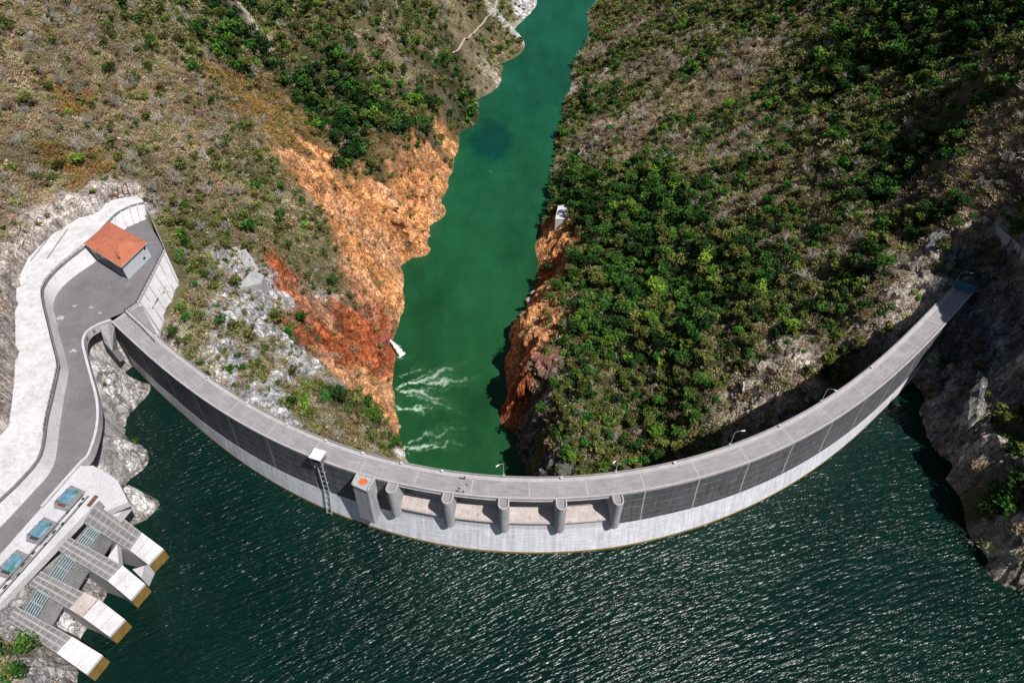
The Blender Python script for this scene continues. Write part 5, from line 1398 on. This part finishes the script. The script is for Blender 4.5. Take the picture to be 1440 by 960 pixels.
for i in ind:
    g = f"{TONE[pal[i]]} leafy tree {place_of(cl[i], P[i, 0], P[i, 1])}"
    put_tree(P[i], pal[i], RAD[i], random.randrange(9), g, g.replace('leafy tree', 'leafy trees'))
SU = []; SC_ = []
for k in range(12):
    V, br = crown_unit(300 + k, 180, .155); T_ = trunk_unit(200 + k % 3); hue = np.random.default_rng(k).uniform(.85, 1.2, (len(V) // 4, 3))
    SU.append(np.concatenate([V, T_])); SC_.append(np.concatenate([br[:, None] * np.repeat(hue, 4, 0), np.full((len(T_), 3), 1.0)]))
colr = np.array([PAL[q] for q in pal])[rest] * rng.uniform(.7, 1.3, (len(rest), 1)) * rng.uniform(.9, 1.12, (len(rest), 3))
tag(merged('forest', SU, SC_, P[rest] - [0, 0, .3], RAD[rest], rng.integers(0, 12, len(rest)), colr, 4, rng, 'leaf', RAD[rest] * rng.uniform(.7, 1.3, len(rest))), 'mass of smaller leafy trees covering both gorge sides', 'forest', kind='stuff')
print('leafy', len(P), 'ind', len(ind))

# --- bare trees
P, cl, S, rng = scatter(5.2, {'B': .8, 'S': .5, 'F': .12, 'L': .2, 'Y': .12, 'T': .05, 'D': .06, 'M': .06}, 33)
RAD = rng.uniform(1.8, 3.9, len(P)) * np.sqrt(S)
kind = np.where(rng.uniform(size=len(P)) < .55, 'grey', 'brown')
px, py, dp = project(P + [0, 0, 3]); vis = visible(P, 3.0) & (px > 5) & (px < 1435) & (py > 5) & (py < 955)
tt = CAM_H / (CAM_H - P[:, 2]); XY = P[:, :2] * tt[:, None]; aa, rr_ = polar(XY); oo = rr_ - r0(np.clip(aa, PH0, PH1)); vis &= ~((P[:, 2] < -3) & (aa > PH0) & (aa < PH1) & (oo > -W_DECK - 1.5))
order = np.argsort(-(RAD / dp) * vis); ind = order[:min(290, int(vis.sum()))]; rest = np.setdiff1d(np.arange(len(P)), ind)
BU = [branch_unit(400 + k) for k in range(5)]; bmesh_ = {}
ptm = []
for U in TRK_U:
    me = np_mesh('trunk', U * [.8, .8, .8], np.arange(len(U)).reshape(-1, 4)); me.materials.append(M['pale_bark']); ptm.append(me)
def bare_mesh(kd, k):
    if (kd, k) not in bmesh_:
        V = BU[k]; r_ = np.random.default_rng(k).uniform(.75, 1.25, (len(V) // 4, 1)); me = np_mesh('branches', V, np.arange(len(V)).reshape(-1, 4), np.repeat(r_, 4, 0) * np.array(PAL[kd])[None] * 1.15)
        me.materials.append(M['leaf']); bmesh_[(kd, k)] = me
    return bmesh_[(kd, k)]
for i in ind:
    g = f"leafless {kind[i]} tree with bare branches {place_of(cl[i], P[i, 0], P[i, 1])}"
    o = bpy.data.objects.new('bare_tree', None); COL.objects.link(o); o.empty_display_size = .5
    o.location = tuple(P[i]); o.rotation_euler = (0, 0, random.uniform(0, 6.28)); s_ = float(RAD[i]); o.scale = (s_, s_, s_ * random.uniform(.85, 1.2)); k = random.randrange(5)
    tag(o, g, 'bare tree', g.replace('tree with', 'trees with'))
    for nm, me in (('branches', bare_mesh(kind[i], k)), ('trunk', ptm[k % 3])):
        ch = bpy.data.objects.new(nm, me); COL.objects.link(ch); ch.parent = o
if len(rest):
    BU2 = [np.concatenate([branch_unit(500 + k, 11, 5), trunk_unit(200 + k % 3) * [.8, .8, .8]]) for k in range(4)]
    colr = np.array([PAL[q] for q in kind])[rest] * rng.uniform(.75, 1.25, (len(rest), 1))
    tag(merged('bare_woods', BU2, [np.ones((len(u), 3)) for u in BU2], P[rest], RAD[rest], rng.integers(0, 4, len(rest)), colr, 4, rng, 'leaf'), 'thicket of smaller leafless trees on the hillsides', 'woods', kind='stuff')
print('bare', len(P), 'ind', len(ind))

# --- leafy shrubs
P, cl, S, rng = scatter(3.0, {'L': .85, 'F': .8, 'M': .24, 'Y': .55, 'S': .3, 'T': .5, 'D': .4, 'G': .5, 'O': .09, 'R': .09, 'K': .05, 'Q': .42, 'P': .2, 'B': .3}, 45)
for c in 'ORGPMKQ': TP[c] = {'olive': 4, 'green': 2, 'ochre': .6}
SP2 = {c: dict(TP[c]) for c in CLS}; SP2['S'] = {'olive': 5, 'ochre': 1.2, 'brown': 3, 'green': .4}; SP2['R'] = {'ochre': 3, 'olive': 1}; SP2['O'] = {'ochre': 2, 'olive': 3}; SP2['B'] = {'olive': 3, 'brown': 3, 'ochre': 1}; SP2['L'] = {'olive': 6, 'green': .8, 'ochre': 1.2, 'brown': 1}
pal = pick(cl, rng, SP2); RAD = rng.uniform(1.0, 2.6, len(P)) * np.where(np.isin(cl, [CLS.index(c) for c in 'ORGPKQ']), .7, 1) * np.sqrt(S)
px, py, dp = project(P + [0, 0, 1]); vis = visible(P, 1.6) & (px > 5) & (px < 1435) & (py > 5) & (py < 955) & np.isin(cl, [CLS.index(c) for c in 'GOMRQPKY'])
tt = CAM_H / (CAM_H - P[:, 2]); XY = P[:, :2] * tt[:, None]; aa, rr_ = polar(XY); oo = rr_ - r0(np.clip(aa, PH0, PH1)); vis &= ~((P[:, 2] < -3) & (aa > PH0) & (aa < PH1) & (oo > -W_DECK - 1.5))
order = np.argsort(-(RAD / dp) * vis); ind = order[:min(280, int(vis.sum()))]; rest = np.setdiff1d(np.arange(len(P)), ind)
SHU = [crown_unit(600 + k, 110, .2, .62) for k in range(5)]
shm = {}
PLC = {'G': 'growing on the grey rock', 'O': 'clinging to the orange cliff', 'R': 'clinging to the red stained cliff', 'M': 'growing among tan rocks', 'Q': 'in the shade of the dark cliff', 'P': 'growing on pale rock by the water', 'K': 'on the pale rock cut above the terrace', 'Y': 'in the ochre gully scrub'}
for i in ind:
    k = random.randrange(5); kd = pal[i]
    if (kd, k) not in shm:
        V, br = SHU[k]; V = V - [0, 0, .32]; me = np_mesh('shrub', V, np.arange(len(V)).reshape(-1, 4), br[:, None] * np.array(PAL[kd])[None]); me.materials.append(M['leaf']); shm[(kd, k)] = me
    o = bpy.data.objects.new('shrub', shm[(kd, k)]); COL.objects.link(o); o.location = tuple(P[i]); s_ = float(RAD[i]); o.scale = (s_, s_, s_); o.rotation_euler = (0, 0, random.uniform(0, 6.28))
    sd_ = 'right bank' if right_bank(P[i, 0], P[i, 1]) else 'left bank'
    g = f"{dict(TONE, brown='dry brown', grey='grey')[kd]} low shrub {PLC[CLS[cl[i]]]}, {sd_}"
    tag(o, g, 'shrub', g.replace('shrub', 'shrubs'))
SHS = [crown_unit(700 + k, 70, .26, .62) for k in range(6)]
colr = np.array([PAL[q] for q in pal])[rest] * rng.uniform(.65, 1.3, (len(rest), 1)) * rng.uniform(.9, 1.12, (len(rest), 3))
tag(merged('undergrowth', [q[0] - [0, 0, .32] for q in SHS], [q[1][:, None] * np.ones((1, 3)) for q in SHS], P[rest], RAD[rest], rng.integers(0, 6, len(rest)), colr, 4, rng, 'leaf'), 'low leafy undergrowth covering the hillsides', 'undergrowth', kind='stuff')
print('shrubs', len(P), 'ind', len(ind))

# --- dry twiggy scrub
P, cl, S, rng = scatter(2.5, {'S': .99, 'B': .97, 'F': .8, 'L': .95, 'Y': .92, 'M': .35, 'T': .5, 'D': .1, 'G': .2, 'K': .05, 'O': .05, 'R': .08, 'Q': .1}, 57)
RAD = 1.4 + 2.6 * rng.uniform(size=len(P)) ** 1.5 * np.sqrt(S)
base = np.array([(.48,.41,.31), (.42,.305,.185), (.44,.36,.205), (.30,.305,.125), (.38,.265,.115)])
TONES = {'L': [.1, .15, .25, .46, .04], 'F': [.15, .15, .2, .5, 0], 'Y': [0, .2, .2, .15, .45], 'B': [.45, .3, .2, .05, 0]}
tone = np.array([rng.choice(5, p=TONES.get(CLS[c], [.18, .28, .25, .23, .06])) for c in cl]); colr = base[tone] * rng.uniform(.7, 1.25, (len(P), 1))
patch = fbm(P[:, 0] / 18, P[:, 1] / 18, s=12, o=3); colr = colr * (1 + .3 * np.clip(patch, -1, 1))[:, None] * np.array([1.0, 1.0, 1.0])
colr[np.isin(cl, [CLS.index('Y')])] *= [1.0, .85, .6]
SCU = [scrub_unit(800 + k) for k in range(8)]
tag(merged('dry_scrub', SCU, [np.random.default_rng(k).uniform(.75, 1.25, (len(u) // 3, 1)).repeat(3, 0) * np.ones((1, 3)) for k, u in enumerate(SCU)], P, RAD, rng.integers(0, 8, len(P)), colr, 3, rng, 'leaf'), 'grey brown leafless scrub covering the hillsides', 'scrub', kind='stuff')
print('scrub', len(P))

# ------------------------------------------------------------------ light, sky, camera
SUN_AZ, SUN_EL = math.atan2(.80, -.60), R(57)       # azimuth from +Y towards +X
w = bpy.data.worlds.new('World'); SC.world = w; w.use_nodes = True
nt = w.node_tree; bg = nt.nodes['Background']
sky = nt.nodes.new('ShaderNodeTexSky'); sky.sky_type = 'NISHITA'; sky.sun_disc = False
sky.sun_elevation = SUN_EL; sky.sun_rotation = SUN_AZ
nt.links.new(sky.outputs[0], bg.inputs[0]); bg.inputs[1].default_value = .055
sl = bpy.data.lights.new('sun', 'SUN'); sl.energy = 5.0; sl.angle = R(.53); sl.color = (1, .975, .94)
so = bpy.data.objects.new('sun', sl); COL.objects.link(so)
sd = Vector((math.cos(SUN_EL) * math.sin(SUN_AZ), math.cos(SUN_EL) * math.cos(SUN_AZ), math.sin(SUN_EL)))
so.rotation_euler = sd.to_track_quat('Z', 'Y').to_euler(); so.location = (0, 0, 400)
cam = bpy.data.cameras.new('camera'); co = bpy.data.objects.new('camera', cam); COL.objects.link(co)
cam.sensor_width = 36; cam.lens = 24; cam.clip_start = 1; cam.clip_end = 6000
co.location = (0, 0, CAM_H); co.rotation_euler = (math.pi / 2 - PITCH, 0, 0)
SC.camera = co
SC.view_settings.view_transform = 'Standard'; SC.view_settings.look = 'None'; SC.view_settings.exposure = 0
